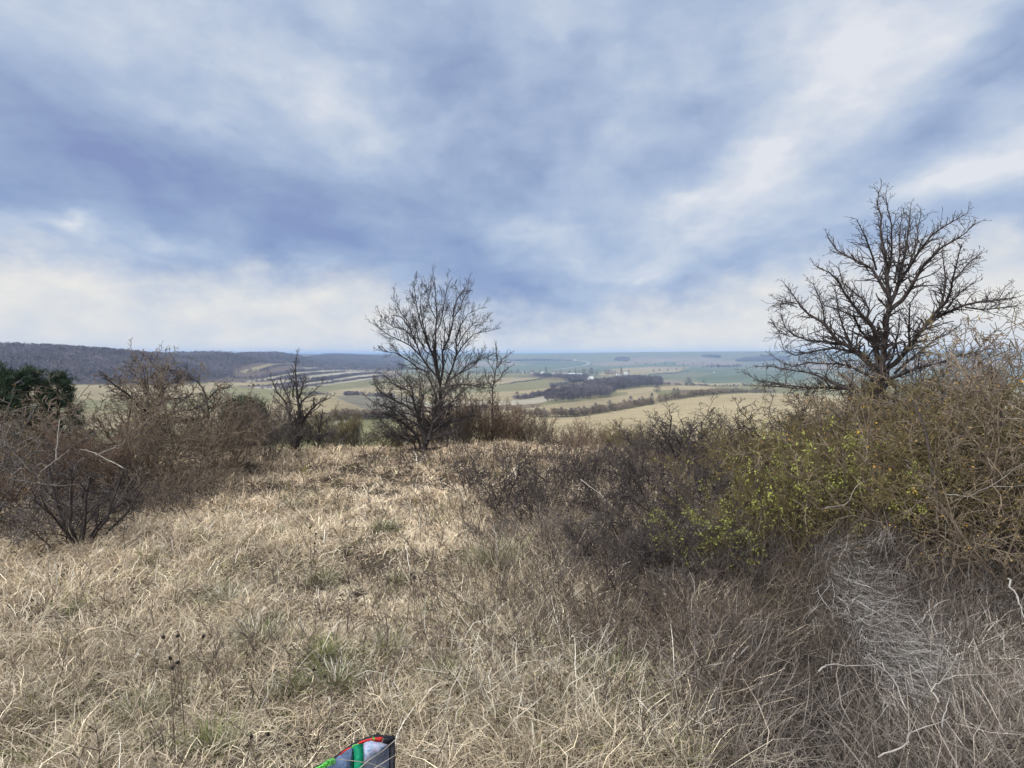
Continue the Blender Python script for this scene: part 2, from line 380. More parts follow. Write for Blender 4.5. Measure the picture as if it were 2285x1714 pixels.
TAN = (.30, .240, .150); TAN2 = (.34, .27, .165); GREENF = (.165, .165, .115); OLIVE = (.20, .18, .10); PINK = (.24, .19, .145)
BROWN = (.17, .125, .09); SCRUB = (.15, .115, .10); WOODG = (.11, .088, .08); PALE = (.38, .33, .25); GRN2 = (.125, .145, .10); GREY = (.20, .175, .135)
FIELDS = [
 # far plain
 (cropC([(-1100, 90), (2300, 60), (4600, 50), (7400, 40), (20000, 40), (20000, 500), (7400, 500), (2300, 480), (-1100, 345)]), GREENF),
 (cropC([(420, 210), (1000, 200), (1430, 200), (1470, 230), (1350, 270), (900, 300), (430, 330), (100, 330), (100, 260)]), GRN2),
 (cropC([(-200, 215), (430, 205), (760, 240), (300, 262), (-200, 275)]), PINK),
 (cropC([(860, 180), (1300, 178), (1400, 195), (1100, 198)]), PALE),
 (cropC([(1480, 232), (1900, 200), (2400, 180), (2400, 225), (1700, 262)]), PINK),
 (cropC([(1330, 310), (1700, 265), (2400, 215), (3500, 250), (2300, 275), (1700, 310), (1500, 350)]), GRN2),
 (cropC([(1560, 380), (1680, 310), (1900, 280), (2212, 268), (2700, 268), (2700, 330), (2212, 372), (1700, 385)]), TAN),
 (cropC([(1500, 400), (1700, 385), (2212, 380), (2212, 480), (1600, 480)]), OLIVE),
 (cropD([(0, 165), (600, 150), (930, 150), (700, 190), (300, 215), (0, 225)]), PINK),
 (cropD([(600, 215), (930, 160), (1300, 190), (1500, 240), (900, 255), (600, 245)]), PINK),
 (cropD([(750, 290), (1200, 295), (1600, 300), (1000, 345), (600, 400), (350, 400)]), GRN2),
 (cropD([(0, 380), (480, 335), (800, 330), (1000, 345), (800, 400), (400, 430), (0, 430)]), GREENF),
 (cropD([(820, 430), (1000, 360), (1400, 320), (2200, 320), (2200, 440), (1500, 460), (1000, 475)]), GRN2),
 (cropD([(420, 432), (560, 438), (700, 452), (700, 495), (460, 492)]), PINK),
 (cropD([(820, 455), (1000, 480), (1400, 465), (1400, 500), (820, 502)]), TAN),
 (cropD([(1900, 220), (3000, 200), (4900, 180), (4900, 260), (2400, 300)]), PINK),
 # middle fields right of the central tree
 (cropC([(-1000, 345), (700, 345), (720, 380), (500, 400), (-1000, 470)]), OLIVE),
 (cropC([(700, 345), (1400, 375), (1400, 470), (1215, 480), (900, 410), (720, 380)]), BROWN),
 (cropC([(-1000, 470), (500, 400), (900, 405), (350, 490), (-1000, 560)]), TAN),
 (cropC([(-1000, 560), (350, 490), (900, 420), (1210, 432), (1200, 490), (1000, 520), (600, 570), (-1000, 630)]), OLIVE),
 (cropC([(-1000, 630), (600, 570), (1000, 525), (1210, 480), (1450, 450), (1500, 520), (1300, 545), (690, 660), (400, 700), (-1000, 720)]), TAN),
 (cropC([(-1000, 720), (400, 690), (700, 665), (1300, 560), (1400, 600), (950, 690), (840, 720), (440, 745), (-1000, 760)]), PALE),
 (cropC([(-1000, 760), (440, 742), (900, 720), (830, 762), (650, 795), (-1000, 850)]), BROWN),
 (cropC([(-700, 1300), (-1000, 850), (650, 795), (1200, 705), (1700, 652), (2212, 560), (2450, 550), (2600, 620), (4000, 640), (4000, 700), (2212, 730), (1700, 790), (1200, 870), (600, 880)]), TAN),
 (cropC([(1800, 545), (2212, 520), (2400, 512), (2212, 560), (1800, 590)]), TAN2),
 (cropD([(0, 540), (420, 510), (900, 498), (1250, 548), (700, 552), (350, 560), (0, 610)]), TAN2),
 (cropD([(300, 560), (620, 552), (1250, 560), (1250, 600), (700, 660), (450, 640)]), OLIVE),
 (cropD([(600, 560), (1300, 555), (1300, 590), (700, 600)]), BROWN),
 (cropC([(600, 885), (1200, 890), (1700, 820), (2212, 740), (2600, 1300), (-1200, 1300), (-600, 930)]), TAN2),
 (cropD([(-100, 830), (300, 750), (700, 660), (1300, 600), (1700, 585), (2100, 610), (3000, 640), (9000, 660), (9000, 1300), (-100, 1300)]), TAN2),
 # left of the central tree: the terraced slope and the mounds in front of it
 ([(-1200, 700), (500, 700), (870, 760), (880, 829), (760, 829), (600, 835), (540, 850), (380, 858), (-1200, 858)], WOODG),
 (cropB([(-100, 520), (-100, 300), (800, 250), (1500, 340), (2200, 380), (2200, 440), (1300, 540), (500, 620)]), SCRUB),
 (cropB([(130, 398), (350, 335), (550, 288), (770, 298), (600, 316), (450, 372), (300, 405)]), TAN),
 (cropB([(980, 335), (1200, 335), (1300, 350), (1000, 352)]), PALE),
 (cropB([(250, 495), (480, 470), (700, 425), (900, 390), (1200, 368), (1500, 362), (1850, 378), (2150, 388), (2150, 400), (1850, 398), (1400, 388), (1000, 418), (700, 462), (560, 488), (280, 515)]), PALE),
 (cropB([(600, 500), (800, 465), (1000, 440), (1300, 408), (1600, 390), (1950, 400), (1850, 412), (1500, 428), (1100, 470), (900, 495), (600, 540)]), PALE),
 (cropB([(-200, 520), (300, 515), (600, 505), (640, 560), (400, 560), (300, 555), (-200, 560)]), TAN),
 (cropB([(350, 580), (900, 535), (1300, 490), (1650, 435), (2000, 405), (2150, 412), (1850, 435), (1300, 512), (900, 565), (500, 612)]), PALE),
 (cropB([(880, 590), (1300, 525), (1550, 490), (1750, 462), (1900, 455), (1700, 495), (1300, 550), (1000, 590)]), PALE),
 (cropB([(-4000, 560), (-200, 545), (300, 580), (650, 620), (900, 600), (1200, 575), (1300, 700), (-4000, 760)]), TAN),
 (cropB([(200, 570), (600, 605), (900, 600), (1150, 590), (1000, 680), (350, 705), (-400, 690), (-100, 600)]), OLIVE),
 (cropB([(1150, 590), (1900, 495), (2400, 440), (2400, 560), (1900, 590), (1500, 640), (1300, 680), (1000, 680)]), OLIVE),
 (cropB([(1200, 640), (1700, 580), (2400, 520), (2400, 680), (1800, 670), (1400, 684)]), TAN),
 (cropB([(1360, 688), (1750, 680), (2400, 690), (2400, 960), (1780, 870), (1500, 760)]), GREY),
 (cropB([(-4000, 760), (380, 712), (880, 678), (1350, 684), (1500, 752), (1780, 860), (1830, 960), (1480, 960), (900, 1000), (-4000, 1200)]), TAN),
 (cropB([(-4000, 740), (400, 705), (640, 705), (560, 760), (380, 860), (-4000, 900)]), GREENF if False else OLIVE),
 (cropB([(700, 1100), (970, 1060), (1200, 1010), (1500, 968), (2200, 950), (2200, 1500), (700, 1500)]), (.215, .195, .10)),
 (cropB([(900, 1070), (1200, 1020), (1500, 985), (1500, 1000), (1200, 1045), (950, 1100)]), PALE),
]
azs = np.unique(np.concatenate([np.linspace(-math.pi, -.95, 60), np.arange(-.95, .95, .0013), np.linspace(.95, math.pi, 60)]))
sl_ = np.concatenate([np.linspace(.125, .058, 50), np.linspace(.058, .004, 210)[1:]])
ds = np.unique(np.concatenate([[.02, .5], np.exp(np.linspace(math.log(.8), math.log(35), 90)), np.exp(np.linspace(math.log(37), math.log(230), 30)), np.clip(36 / sl_, 235, 1200) , np.exp(np.linspace(math.log(700), math.log(44000), 170))]))
A_, D_ = np.meshgrid(azs, ds, indexing='ij')
tx = D_ * np.sin(A_); ty = D_ * np.cos(A_); tz = zt(tx, ty)
ppx, ppy = project(tx, ty, tz)
col = np.zeros(tx.shape + (3,)); col[:] = (.060, .046, .034)
far = D_ > 120
col[far] = OLIVE
vis = far & (ty > 0)
wob = (fbm(tx * .01, ty * .01, 21, 3) - .5) * 2
for P, c in FIELDS:
    k = inpoly(ppx, ppy + wob, P) & vis
    col[k] = c
# every field differs a little across itself
nz = fbm(tx * .006, ty * .006, 31, 4)[..., None] - .5
col = np.where(far[..., None], col * (.84 + .35 * nz), col)
na, nd = tx.shape
idx = np.arange(na * nd).reshape(na, nd)
q = np.stack([idx[:-1, :-1], idx[:-1, 1:], idx[1:, 1:], idx[1:, :-1]], -1).reshape(-1, 4)
V = np.stack([tx, ty, tz], -1).reshape(-1, 3)
ground_mat = material('ground_soil_and_fields', attr=True, rough=1.0, spec=0.0, noise=[(14, .6, 1.35), (.035, .85, 1.13), (.6, .85, 1.15)])
g_ = link('ground', mesh('ground', V, [q[:, ::-1]], ground_mat, col.reshape(-1, 3), True)); setp(g_, 'rolling ground from the grassy hilltop down to the farmed valley', 'ground', kind='structure')

# ------------------------------------------------------------------ blades of grass
def blades(B, az, l0, l1, L, Wd, C, n=4, curl=None, zdrop=None):
    """B (N,3) bases; lean goes from l0 at the root to l1 at the tip (radians from vertical)"""
    N = len(B); t = np.linspace(0, 1, n + 1)
    P = np.zeros((N, n + 1, 3)); P[:, 0] = B
    a = az.copy()
    for i in range(n):
        le = l0 + (l1 - l0) * ((i + .5) / n) + np.random.normal(0, .22, N)
        a = a + np.random.normal(0, .3, N)
        if curl is not None: a = a + curl / n
        dx = np.sin(le) * np.sin(a); dy = np.sin(le) * np.cos(a); dz = np.cos(le)
        P[:, i + 1] = P[:, i] + (L / n)[:, None] * np.stack([dx, dy, dz], -1)
    sa = az + np.pi / 2 + np.random.uniform(-.9, .9, N)
    S = np.stack([np.sin(sa), np.cos(sa), np.random.uniform(-.4, .4, N)], -1)
    prof = np.array([.8, 1, .9, .65, .3])[:n + 1] if n == 4 else np.linspace(1, .35, n + 1)
    Lf = P - S[:, None] * (Wd[:, None] * prof)[..., None] * .5
    Rt = P + S[:, None] * (Wd[:, None] * prof)[..., None] * .5
    Vv = np.stack([Lf, Rt], 2).reshape(N, -1, 3)
    k = np.arange(n); f = np.stack([2 * k, 2 * k + 1, 2 * k + 3, 2 * k + 2], -1)
    F_ = (np.arange(N)[:, None, None] * (2 * n + 2) + f[None]).reshape(-1, 4)
    Cc = np.repeat(C, 2 * n + 2, 0)
    return Vv.reshape(-1, 3), F_, Cc
STRAW = np.array([(.47, .41, .32), (.58, .52, .43), (.35, .285, .22), (.43, .37, .29), (.66, .60, .51), (.25, .195, .15), (.50, .44, .36), (.17, .13, .10), (.11, .085, .066)])
GREENB = np.array([(.10, .125, .035), (.15, .165, .055), (.23, .22, .09)])
GREYB = np.array([(.27, .235, .215), (.36, .325, .30), (.18, .145, .13), (.12, .095, .082), (.48, .44, .41)])
PW = np.array([.15, .17, .1, .14, .12, .09, .14, .06, .03]); np.random.seed(4); random.seed(4)
def pick(pal, n, w=None): return pal[np.random.choice(len(pal), n, p=w)] * np.random.uniform(.82, 1.15, (n, 1))
def zone_dead(px, py):          # grey tangle in the lower right corner
    return np.clip((px - 1650 - (1500 - py) * .35) / 240, 0, 1) * np.clip((py - 1230) / 90, 0, 1)
def zone_shrub(px, py):
    a = np.clip((px - 980 - np.maximum(0, 1150 - py) * 1.2) / 220, 0, 1) * np.clip((py - 1020) / 60, 0, 1) * np.clip((1500 - py) / 160, .0, 1)
    b = np.clip((px - 1480) / 120, 0, 1) * np.clip((py - 1300) / 100, 0, 1)
    return np.maximum(a, b)
def scatter(n, d0, d1, amax=.95, pw=2.0):
    D = (np.random.uniform(d0 ** pw, d1 ** pw, n)) ** (1 / pw); a = np.random.uniform(-amax, amax, n)
    return D * np.sin(a), D * np.cos(a), D
parts = []
def add_bl(*a, **k): parts.append(blades(*a, **k))
def field(n, d0, d1, wide, mode):
    x, y, D = scatter(n, d0, d1)
    if mode == 'tuft':          # gather the blades into tussocks
        nc = max(1, n // 38)
        cx, cy, cD = scatter(nc, d0, d1)
        i = np.random.randint(0, nc, n)
        r = np.abs(np.random.normal(0, .085, n)) * (0.7 + .6 * np.random.rand(nc)[i]); th = np.random.uniform(0, 2 * np.pi, n)
        x = cx[i] + r * np.sin(th); y = cy[i] + r * np.cos(th); D = np.hypot(x, y)
        wind = np.random.uniform(0, 2 * np.pi, nc)[i]
        az = np.where(np.random.rand(n) < .6, th + np.random.normal(0, .5, n), wind + np.random.normal(0, .6, n))
        hs = (.75 + .6 * np.random.rand(nc))[i]
        l0 = np.random.uniform(.2, .8, n) + r * 2; l1 = l0 + np.random.uniform(.5, 2.1, n)
        L = np.random.uniform(.09, .21, n) * hs
        cc = pick(STRAW, nc, PW)[i] * .62 + pick(STRAW, n, PW) * .5
        gz = np.random.rand(nc)[i] < .09
        C = np.where((gz & (np.random.rand(n) < .6))[:, None], pick(GREENB, n), cc)
    else:                       # matted, lying blades
        fl = fbm(x * .8, y * .8, 77, 2) * 12
        az = fl + np.random.normal(0, .8, n)
        l0 = np.random.uniform(.7, 1.4, n); l1 = l0 + np.random.uniform(.0, .7, n)
        L = np.random.uniform(.06, .19, n)
        C = pick(STRAW, n, PW)
        C = np.where((np.random.rand(n) < .07)[:, None], pick(GREENB, n), C)
    z = zt(x, y); px, py = project(x, y, z)
    zd = zone_dead(px, py); zs = zone_shrub(px, py)
    keep = np.random.rand(n) > zd * .55
    C = C * np.array([1.0, .97, .93]) * np.exp(np.random.normal(-.06, .34, (n, 1)))
    pt = fbm(x * .45, y * .45, 51, 3)[:, None]; pt2 = fbm(x * 1.3 + 9, y * 1.3, 53, 3)[:, None]
    C = C * (1 + (pt - .5) * .5) * (1 + (pt2 - .5) * .4)
    lum = C.mean(1, keepdims=True)
    warm = np.clip((D[:, None] - 3) / 8, 0, 1)          # greener, greyer at the feet, pinker and paler towards the crest
    C = C * (1 - warm * .0) * np.where(warm > 0, 1, 1)
    C = C * (np.array([1.06, 1.01, .93]) * (1 - warm) + np.array([1.03, .93, .84]) * warm)
    mixg = np.clip(zd * .95 + zs * .34, 0, 1)[:, None]
    C = C * (1 - mixg) + (lum * np.array([.78, .64, .54]) * .62) * mixg
    trod = np.exp(-((px - (690 + (1700 - py) * .30)) / (90 + (py - 1000) * .25)) ** 2)
    L = L * (1 - .35 * trod); l0 = l0 + .35 * trod; C = C * (1 + .12 * trod[:, None])
    up = mode == 'tuft'
    L = L * (1 + zs * .7 + zd * .5)
    l1 = np.where((zs > .4) & up, l1 * .8, l1)
    Wd = np.random.uniform(.6, 1.3, n) * wide * np.maximum(.0028, D * .00085)
    B = np.stack([x, y, z - .01], -1)
    # hummocks: lift the mat where the noise is high
    B[:, 2] += np.random.uniform(0, .03, n)
    k = keep
    add_bl(B[k], az[k], l0[k], l1[k], L[k], Wd[k], C[k], 3 if D.mean() > 6 else 4, curl=np.random.normal(0, 1.5, n)[k])
field(70000, 1.7, 4.2, 1.0, 'mat'); field(85000, 1.7, 4.2, 1.0, 'tuft')
field(75000, 4.2, 8, 1.0, 'mat'); field(110000, 4.2, 8, 1.0, 'tuft')
field(95000, 8, 16, 1.05, 'mat'); field(120000, 8, 16, 1.05, 'tuft')
field(40000, 16, 30, 1.3, 'tuft')
def joinparts(ps):
    V, Fq, C = [], [], []; o = 0
    for v, f, c in ps: V.append(v); Fq.append(f + o); C.append(c); o += len(v)
    return np.concatenate(V), np.concatenate(Fq), np.concatenate(C)
grass_mat = material('dry_grass', attr=True, rough=.75, trans=.12, spec=.15)
V, Fq, C = joinparts(parts)
o = link('dry_grass', mesh('dry_grass', V, [Fq], grass_mat, C)); setp(o, 'matted straw coloured winter grass covering the hilltop', 'grass', kind='stuff')

# long bleached stalks standing through the mat, mostly at the foot of the shrubs
def stalks(n, fn, seed):
    np.random.seed(seed)
    x, y, D = fn(n); z = zt(x, y); n = len(x)
    az = np.random.uniform(0, 2 * np.pi, n); l0 = np.random.uniform(.0, .8, n); l1 = l0 + np.random.uniform(.3, 1.9, n)
    L = np.random.uniform(.10, .32, n)
    C = pick(STRAW[[1, 4, 6, 0, 2, 3]], n)
    return blades(np.stack([x, y, z], -1), az, l0, l1, L, np.random.uniform(.8, 1.5, n) * np.maximum(.003, D * .0009), C, 4, curl=np.random.normal(0, .7, n))
def by_pixels(cx, cy, sx, sy):
    def fn(n):
        xs, ys = [], []
        px = np.random.normal(cx, sx, n); py = np.random.normal(cy, sy, n)
        py = np.clip(py, 1015, 1900)
        Dd = np.interp(py, [1005, 1015, 1100, 1250, 1400, 1714, 1900], [13, 11, 7.7, 5.0, 3.75, 2.45, 2.0])
        a = np.arctan2((px - W_ / 2) / F, CP)
        return Dd * np.sin(a), Dd * np.cos(a), Dd
    return fn
sp = [stalks(1300, by_pixels(1380, 1480, 240, 110), 5), stalks(600, by_pixels(1250, 1640, 250, 60), 6),
      stalks(120, by_pixels(500, 1450, 420, 160), 7), stalks(400, by_pixels(300, 1190, 300, 50), 8), stalks(800, by_pixels(1800, 1420, 260, 110), 9),
      stalks(300, by_pixels(1000, 1120, 250, 60), 10)]
V, Fq, C = joinparts(sp)
o = link('tall_grass', mesh('tall_grass', V, [Fq], grass_mat, C)); setp(o, 'longer bleached grass stalks arching up out of the mat', 'grass', kind='stuff')

# grey collapsed grass on the bank at the right
np.random.seed(12)
ps = []
def dead(n,  p0, p1, spread, flow, fl_s, L0, L1, pal, lift=.0, D0=None, D1=None, wd=.0034):
    t = np.random.rand(n)
    px = p0[0] + (p1[0] - p0[0]) * t + np.random.normal(0, spread[0], n); py = p0[1] + (p1[1] - p0[1]) * t + np.random.normal(0, spread[1], n)
    py = np.clip(py, 1240, 1850)
    Dd = np.interp(py, [1240, 1400, 1714, 1900], [5.1, 3.8, 2.45, 2.0]) * np.random.uniform(.97, 1.03, n)
    a = np.arctan2((px - W_ / 2) / F, CP)
    Dd = Dd / np.cos(a) * .98
    x, y = Dd * np.sin(a), Dd * np.cos(a)
    z = zt(x, y) + np.random.uniform(lift * .8 if fl_s < .5 else -.01, lift, n)
    az = flow + np.random.normal(0, fl_s, n)
    l0 = np.random.uniform(.9, 1.5, n) if fl_s < .9 else np.random.uniform(.1, 1.5, n); l1 = l0 + np.random.uniform(-.1, .9, n)
    ps.append(blades(np.stack([x, y, z], -1), az, l0, l1, np.random.uniform(L0, L1, n), np.random.uniform(.7, 1.3, n) * wd, pick(pal, n), 4, curl=np.random.normal(0, .5, n)))
dead(8000, (1900, 1420), (2300, 1420), (120, 75), 2.2, 2.4, .07, .22, GREYB[[0, 1, 2, 2, 3, 3, 3]], .22, wd=.0042)
dead(6000, (2150, 1650), (2250, 1600), (200, 70), 1.8, 2.4, .06, .22, np.vstack([GREYB[:4], STRAW[:6]]), .05, wd=.0042)
dead(1500, (1830, 1330), (2020, 1600), (16, 8), 2.75, .16, .22, .45, GREYB[[0, 1, 1, 4]], .22, wd=.0034)
dead(2200, (1850, 1330), (2150, 1380), (60, 26), 2.2, 1.0, .12, .32, GREYB[[0, 1, 2, 3, 2]], .24, wd=.0034)
dead(3500, (1650, 1520), (1900, 1640), (120, 60), 2.6, 2.2, .1, .35, GREYB[[2, 3, 3, 0]], .12, wd=.004)
dead(700, (2080, 1600), (2285, 1470), (40, 30), 1.2, .8, .15, .35, STRAW[[1, 4, 6, 0]], .12, wd=.0042)
V, Fq, C = joinparts(ps)
o = link('dead_grass', mesh('dead_grass', V, [Fq], grass_mat, C)); setp(o, 'grey collapsed dead grass lying over the bank at lower right', 'dead grass', kind='stuff')

# ------------------------------------------------------------------ branches
def tubes(lines, sides=3):
    """lines: list of (pts, r0, r1) -> verts, quads; grouped by point count"""
    groups = {}
    for pts, r0, r1 in lines: groups.setdefault(len(pts), []).append((pts, r0, r1))
    VV, FF = [], []; off = 0
    for n, L in groups.items():
        P = np.array([l[0] for l in L], float); N = len(P)
        R0 = np.array([l[1] for l in L]); R1 = np.array([l[2] for l in L])
        T = np.zeros_like(P); T[:, 1:-1] = P[:, 2:] - P[:, :-2]; T[:, 0] = P[:, 1] - P[:, 0]; T[:, -1] = P[:, -1] - P[:, -2]
        T /= np.linalg.norm(T, axis=2, keepdims=True) + 1e-9
        ov = P[:, -1] - P[:, 0]
        ref = np.zeros((N, 3)); ref[np.arange(N), np.abs(ov).argmin(1)] = 1
        A = np.cross(T, ref[:, None]); A /= np.linalg.norm(A, axis=2, keepdims=True) + 1e-9
        Bv = np.cross(T, A)
        rr = R0[:, None] + (R1 - R0)[:, None] * np.linspace(0, 1, n)[None]
        th = np.arange(sides) * 2 * np.pi / sides
        ring = P[:, :, None] + rr[:, :, None, None] * (A[:, :, None] * np.cos(th)[None, None, :, None] + Bv[:, :, None] * np.sin(th)[None, None, :, None])
        VV.append(ring.reshape(-1, 3))
        s = np.arange(sides); s2 = (s + 1) % sides; k = np.arange(n - 1)
        f = np.stack([k[:, None] * sides + s, k[:, None] * sides + s2, (k[:, None] + 1) * sides + s2, (k[:, None] + 1) * sides + s], -1).reshape(-1, 4)
        FF.append((np.arange(N)[:, None, None] * n * sides + f[None] + off).reshape(-1, 4)); off += N * n * sides
    return np.concatenate(VV), np.concatenate(FF)
def unit(d):
    l = math.sqrt(d[0] ** 2 + d[1] ** 2 + d[2] ** 2) + 1e-9
    return (d[0] / l, d[1] / l, d[2] / l)
def grow(R, p, d, L, r, lvl, S, out, tips):
    n = S['n'][lvl]; sg = L / n; wig = S['wig'][lvl]; up = S['up'][lvl]
    pts = [p]; dirs = [d]
    for i in range(n):
        d = unit((d[0] + R.gauss(0, wig), d[1] + R.gauss(0, wig), d[2] + R.gauss(0, wig) + up))
        p = (p[0] + d[0] * sg, p[1] + d[1] * sg, p[2] + d[2] * sg)
        if p[2] < .02: p = (p[0], p[1], .02 + R.random() * .04)
        pts.append(p); dirs.append(d)
    r1 = max(r * S['taper'][lvl], S['rmin'])
    out[lvl].append((pts, max(r, S['rmin']), r1))
    if lvl + 1 < len(S['n']):
        k = S['k'][lvl]; k = int(k) + (R.random() < k - int(k))
        for j in range(k):
            t = S['t0'][lvl] + (1 - S['t0'][lvl]) * (j + R.random()) / k
            f = t * n; i = min(int(f), n - 1); q = f - i
            b = tuple(pts[i][c] * (1 - q) + pts[i + 1][c] * q for c in range(3)); dd = dirs[min(i + 1, n)]
            a = S['ang'][lvl] * R.uniform(.6, 1.3); ph = R.uniform(0, 2 * math.pi)
            ax = (0, 0, 1) if abs(dd[2]) < .8 else (1, 0, 0)
            u = unit((dd[1] * ax[2] - dd[2] * ax[1], dd[2] * ax[0] - dd[0] * ax[2], dd[0] * ax[1] - dd[1] * ax[0]))
            v = (dd[1] * u[2] - dd[2] * u[1], dd[2] * u[0] - dd[0] * u[2], dd[0] * u[1] - dd[1] * u[0])
            ca, sa, cp, sp_ = math.cos(a), math.sin(a), math.cos(ph), math.sin(ph)
            nd_ = unit(tuple(dd[c] * ca + (u[c] * cp + v[c] * sp_) * sa for c in range(3)))
            rl = r + (r1 - r) * t
            grow(R, b, nd_, L * S['ratio'][lvl] * (1.15 - .55 * t) * R.uniform(.6, 1.25), rl * S['rr'], lvl + 1, S, out, tips)
    else:
        tips.append((pts[-1], d)); 
        if n > 1: tips.append((pts[n // 2], d))

def blobs_at(R, tips, frac, size, kind='leaf'):
    """small bent leaf/lichen faces at the twig ends: two crossed quads each"""
    T = [t for t in tips if R.random() < frac]
    if not T: T = tips[:1]
    P = np.array([t[0] for t in T]); N = len(P)
    rs = np.random.RandomState(R.randrange(9999))
    m = 3 if kind == 'leaf' else 2
    P = np.repeat(P, m, 0) + rs.normal(0, size * .5, (N * m, 3)); N = len(P)
    u = rs.normal(0, 1, (N, 3)); u /= np.linalg.norm(u, axis=1, keepdims=True)
    w = np.cross(u, rs.normal(0, 1, (N, 3))); w /= np.linalg.norm(w, axis=1, keepdims=True)
    s = size * rs.uniform(.5, 1.3, (N, 1)); 
    V = np.stack([P, P + u * s * .5 + w * s * .33, P + u * s, P + u * s * .5 - w * s * .33], 1).reshape(-1, 3)
    return V, np.arange(4 * N).reshape(-1, 4)

bark = {
 'dark': material('bark_dark', (.048, .037, .035), noise=[(30, .6, 1.5)], var=.15),
 'brown': material('bark_brown', (.145, .108, .078), noise=[(25, .6, 1.5)], var=.18),
 'red': material('bark_reddish', (.145, .095, .068), noise=[(25, .6, 1.4)], var=.15),
 'olive': material('bark_lichened', (.115, .088, .042), noise=[(9, .5, 1.5), (40, .7, 1.3)], var=.2),
 'grey': material('bark_grey', (.105, .085, .075), noise=[(20, .6, 1.5)], var=.15),
 'pale': material('bark_bleached', (.27, .24, .21), noise=[(20, .7, 1.3)], var=.1),
 'leaf': material('young_leaves', (.31, .32, .085), noise=[(12, .7, 1.3)], trans=.35),
 'lichen': material('orange_lichen', (.42, .23, .04), noise=[(12, .7, 1.3)]),
 'bud': material('buds', (.23, .16, .065), noise=[(12, .6, 1.4)]),
}
SPEC = {
 # multi-stemmed thorn bush
 'thorn': dict(n=[6, 5, 4, 3], wig=[.16, .22, .25, .25], up=[.05, .03, .0, .0], k=[8, 7, 6], t0=[.25, .12, .1], ang=[.8, .95, 1.0], ratio=[.55, .48, .42], taper=[.45, .4, .5, .6], rr=.62, rmin=.0016),
 # upright whippy scrub
 'whip': dict(n=[6, 4, 3, 2], wig=[.09, .14, .2, .25], up=[.04, .06, .03, .0], k=[9, 6, 3.5], t0=[.2, .12, .1], ang=[.5, .65, .8], ratio=[.42, .45, .42], taper=[.35, .5, .6, .6], rr=.6, rmin=.0016),
 # low stiff blackthorn
 'low': dict(n=[5, 4, 3, 2], wig=[.2, .25, .3, .3], up=[.03, .02, .02, 0], k=[6, 6, 5], t0=[.2, .1, .1], ang=[.7, .9, 1.0], ratio=[.5, .45, .4], taper=[.5, .5, .6, .7], rr=.6, rmin=.0014),
 'hawthorn': dict(n=[6, 6, 5, 4, 2], wig=[.14, .2, .25, .28, .3], up=[.03, .03, .02, .02, .05], k=[6, 6, 5, 3], t0=[.3, .2, .15, .1], ang=[.8, .85, .85, .9], ratio=[.6, .55, .5, .38], taper=[.5, .4, .45, .5, .6], rr=.6, rmin=.002),
 'tall': dict(n=[9, 7, 5, 4, 3], wig=[.06, .09, .11, .14, .18], up=[.03, .06, .09, .07, .04], k=[8, 6, 5, 3], t0=[.25, .2, .2, .2], ang=[.5, .5, .5, .6], ratio=[.42, .48, .48, .42], taper=[.3, .35, .4, .5, .6], rr=.55, rmin=.003),
}
def spread_stems(R, ns, r0, tilt, jitter=.3):
    for i in range(ns):
        a = 2 * math.pi * (i + R.uniform(-jitter, jitter)) / ns
        tl = tilt * R.uniform(.35, 1.15); yield (r0 * math.cos(a) * R.random(), r0 * math.sin(a) * R.random(), 0), (math.sin(tl) * math.cos(a), math.sin(tl) * math.sin(a), math.cos(tl))
PROTO = {}
def shrub_meshes(key, spec, ns, L, r, tilt, r0=.1, seed=1, rmin=None, leaf=None, lich=None, bud=None):
    if key in PROTO: return PROTO[key]
    R = random.Random(seed); S = dict(SPEC[spec])
    if rmin: S['rmin'] = rmin
    out = [[] for _ in S['n']]; tips = []
    for p, d in spread_stems(R, ns, r0, tilt): grow(R, p, d, L * R.uniform(.7, 1.1), r * R.uniform(.7, 1.1), 0, S, out, tips)
    m = {}
    zz = np.percentile([l[0][-1][2] for l in out[-1]], 98)
    for lv in range(len(out)): out[lv] = [([tuple(c / zz for c in q) for q in pts], r0_, r1_) for pts, r0_, r1_ in out[lv]]
    tips = [(tuple(c / zz for c in q), d_) for q, d_ in tips]
    V, Fq = tubes(out[0], 6); m['stem'] = mesh(key + '_stem', V, [Fq], None, smooth=True)
    tw = sum(out[1:], []); V, Fq = tubes(tw, 3); m['twigs'] = mesh(key + '_twigs', V, [Fq], None)
    for nm, val in (('leaves', leaf), ('lichen', lich), ('buds', bud)):
        if val:
            V, Fq = blobs_at(R, tips, val[0], val[1], nm if nm != 'leaves' else 'leaf'); m[nm] = mesh(key + '_' + nm, V, [Fq], None)
    PROTO[key] = m
    return m
MCACHE = {}
def with_mat(me, mat):
    k = (me.name, mat.name)
    if k not in MCACHE:
        c = me.copy(); c.materials.clear(); c.materials.append(mat); MCACHE[k] = c
    return MCACHE[k]
def place(name, meshes, loc, scale, rot, label, cat, mats, group=None, tilt=(0, 0)):
    root = empty(name, loc, label, cat, group)
    root.rotation_euler = (tilt[0], tilt[1], rot)
    root.scale = scale if isinstance(scale, tuple) else (scale,) * 3
    for k, me in meshes.items():
        c = link({'stem': 'stems', 'twigs': 'twigs', 'leaves': 'leaves', 'lichen': 'lichen', 'buds': 'buds'}[k], with_mat(me, bark[mats[k]]), root)
        if k in ('leaves', 'lichen', 'buds', 'twigs'): c['kind'] = 'stuff'
    return root
def gp(px, D):                   # ground point in the direction of photo column px
    a = math.atan2((px - W_ / 2) / F, CP); x, y = D * math.sin(a), D * math.cos(a)
    return (x, y, float(zt(x, y)) - .03)
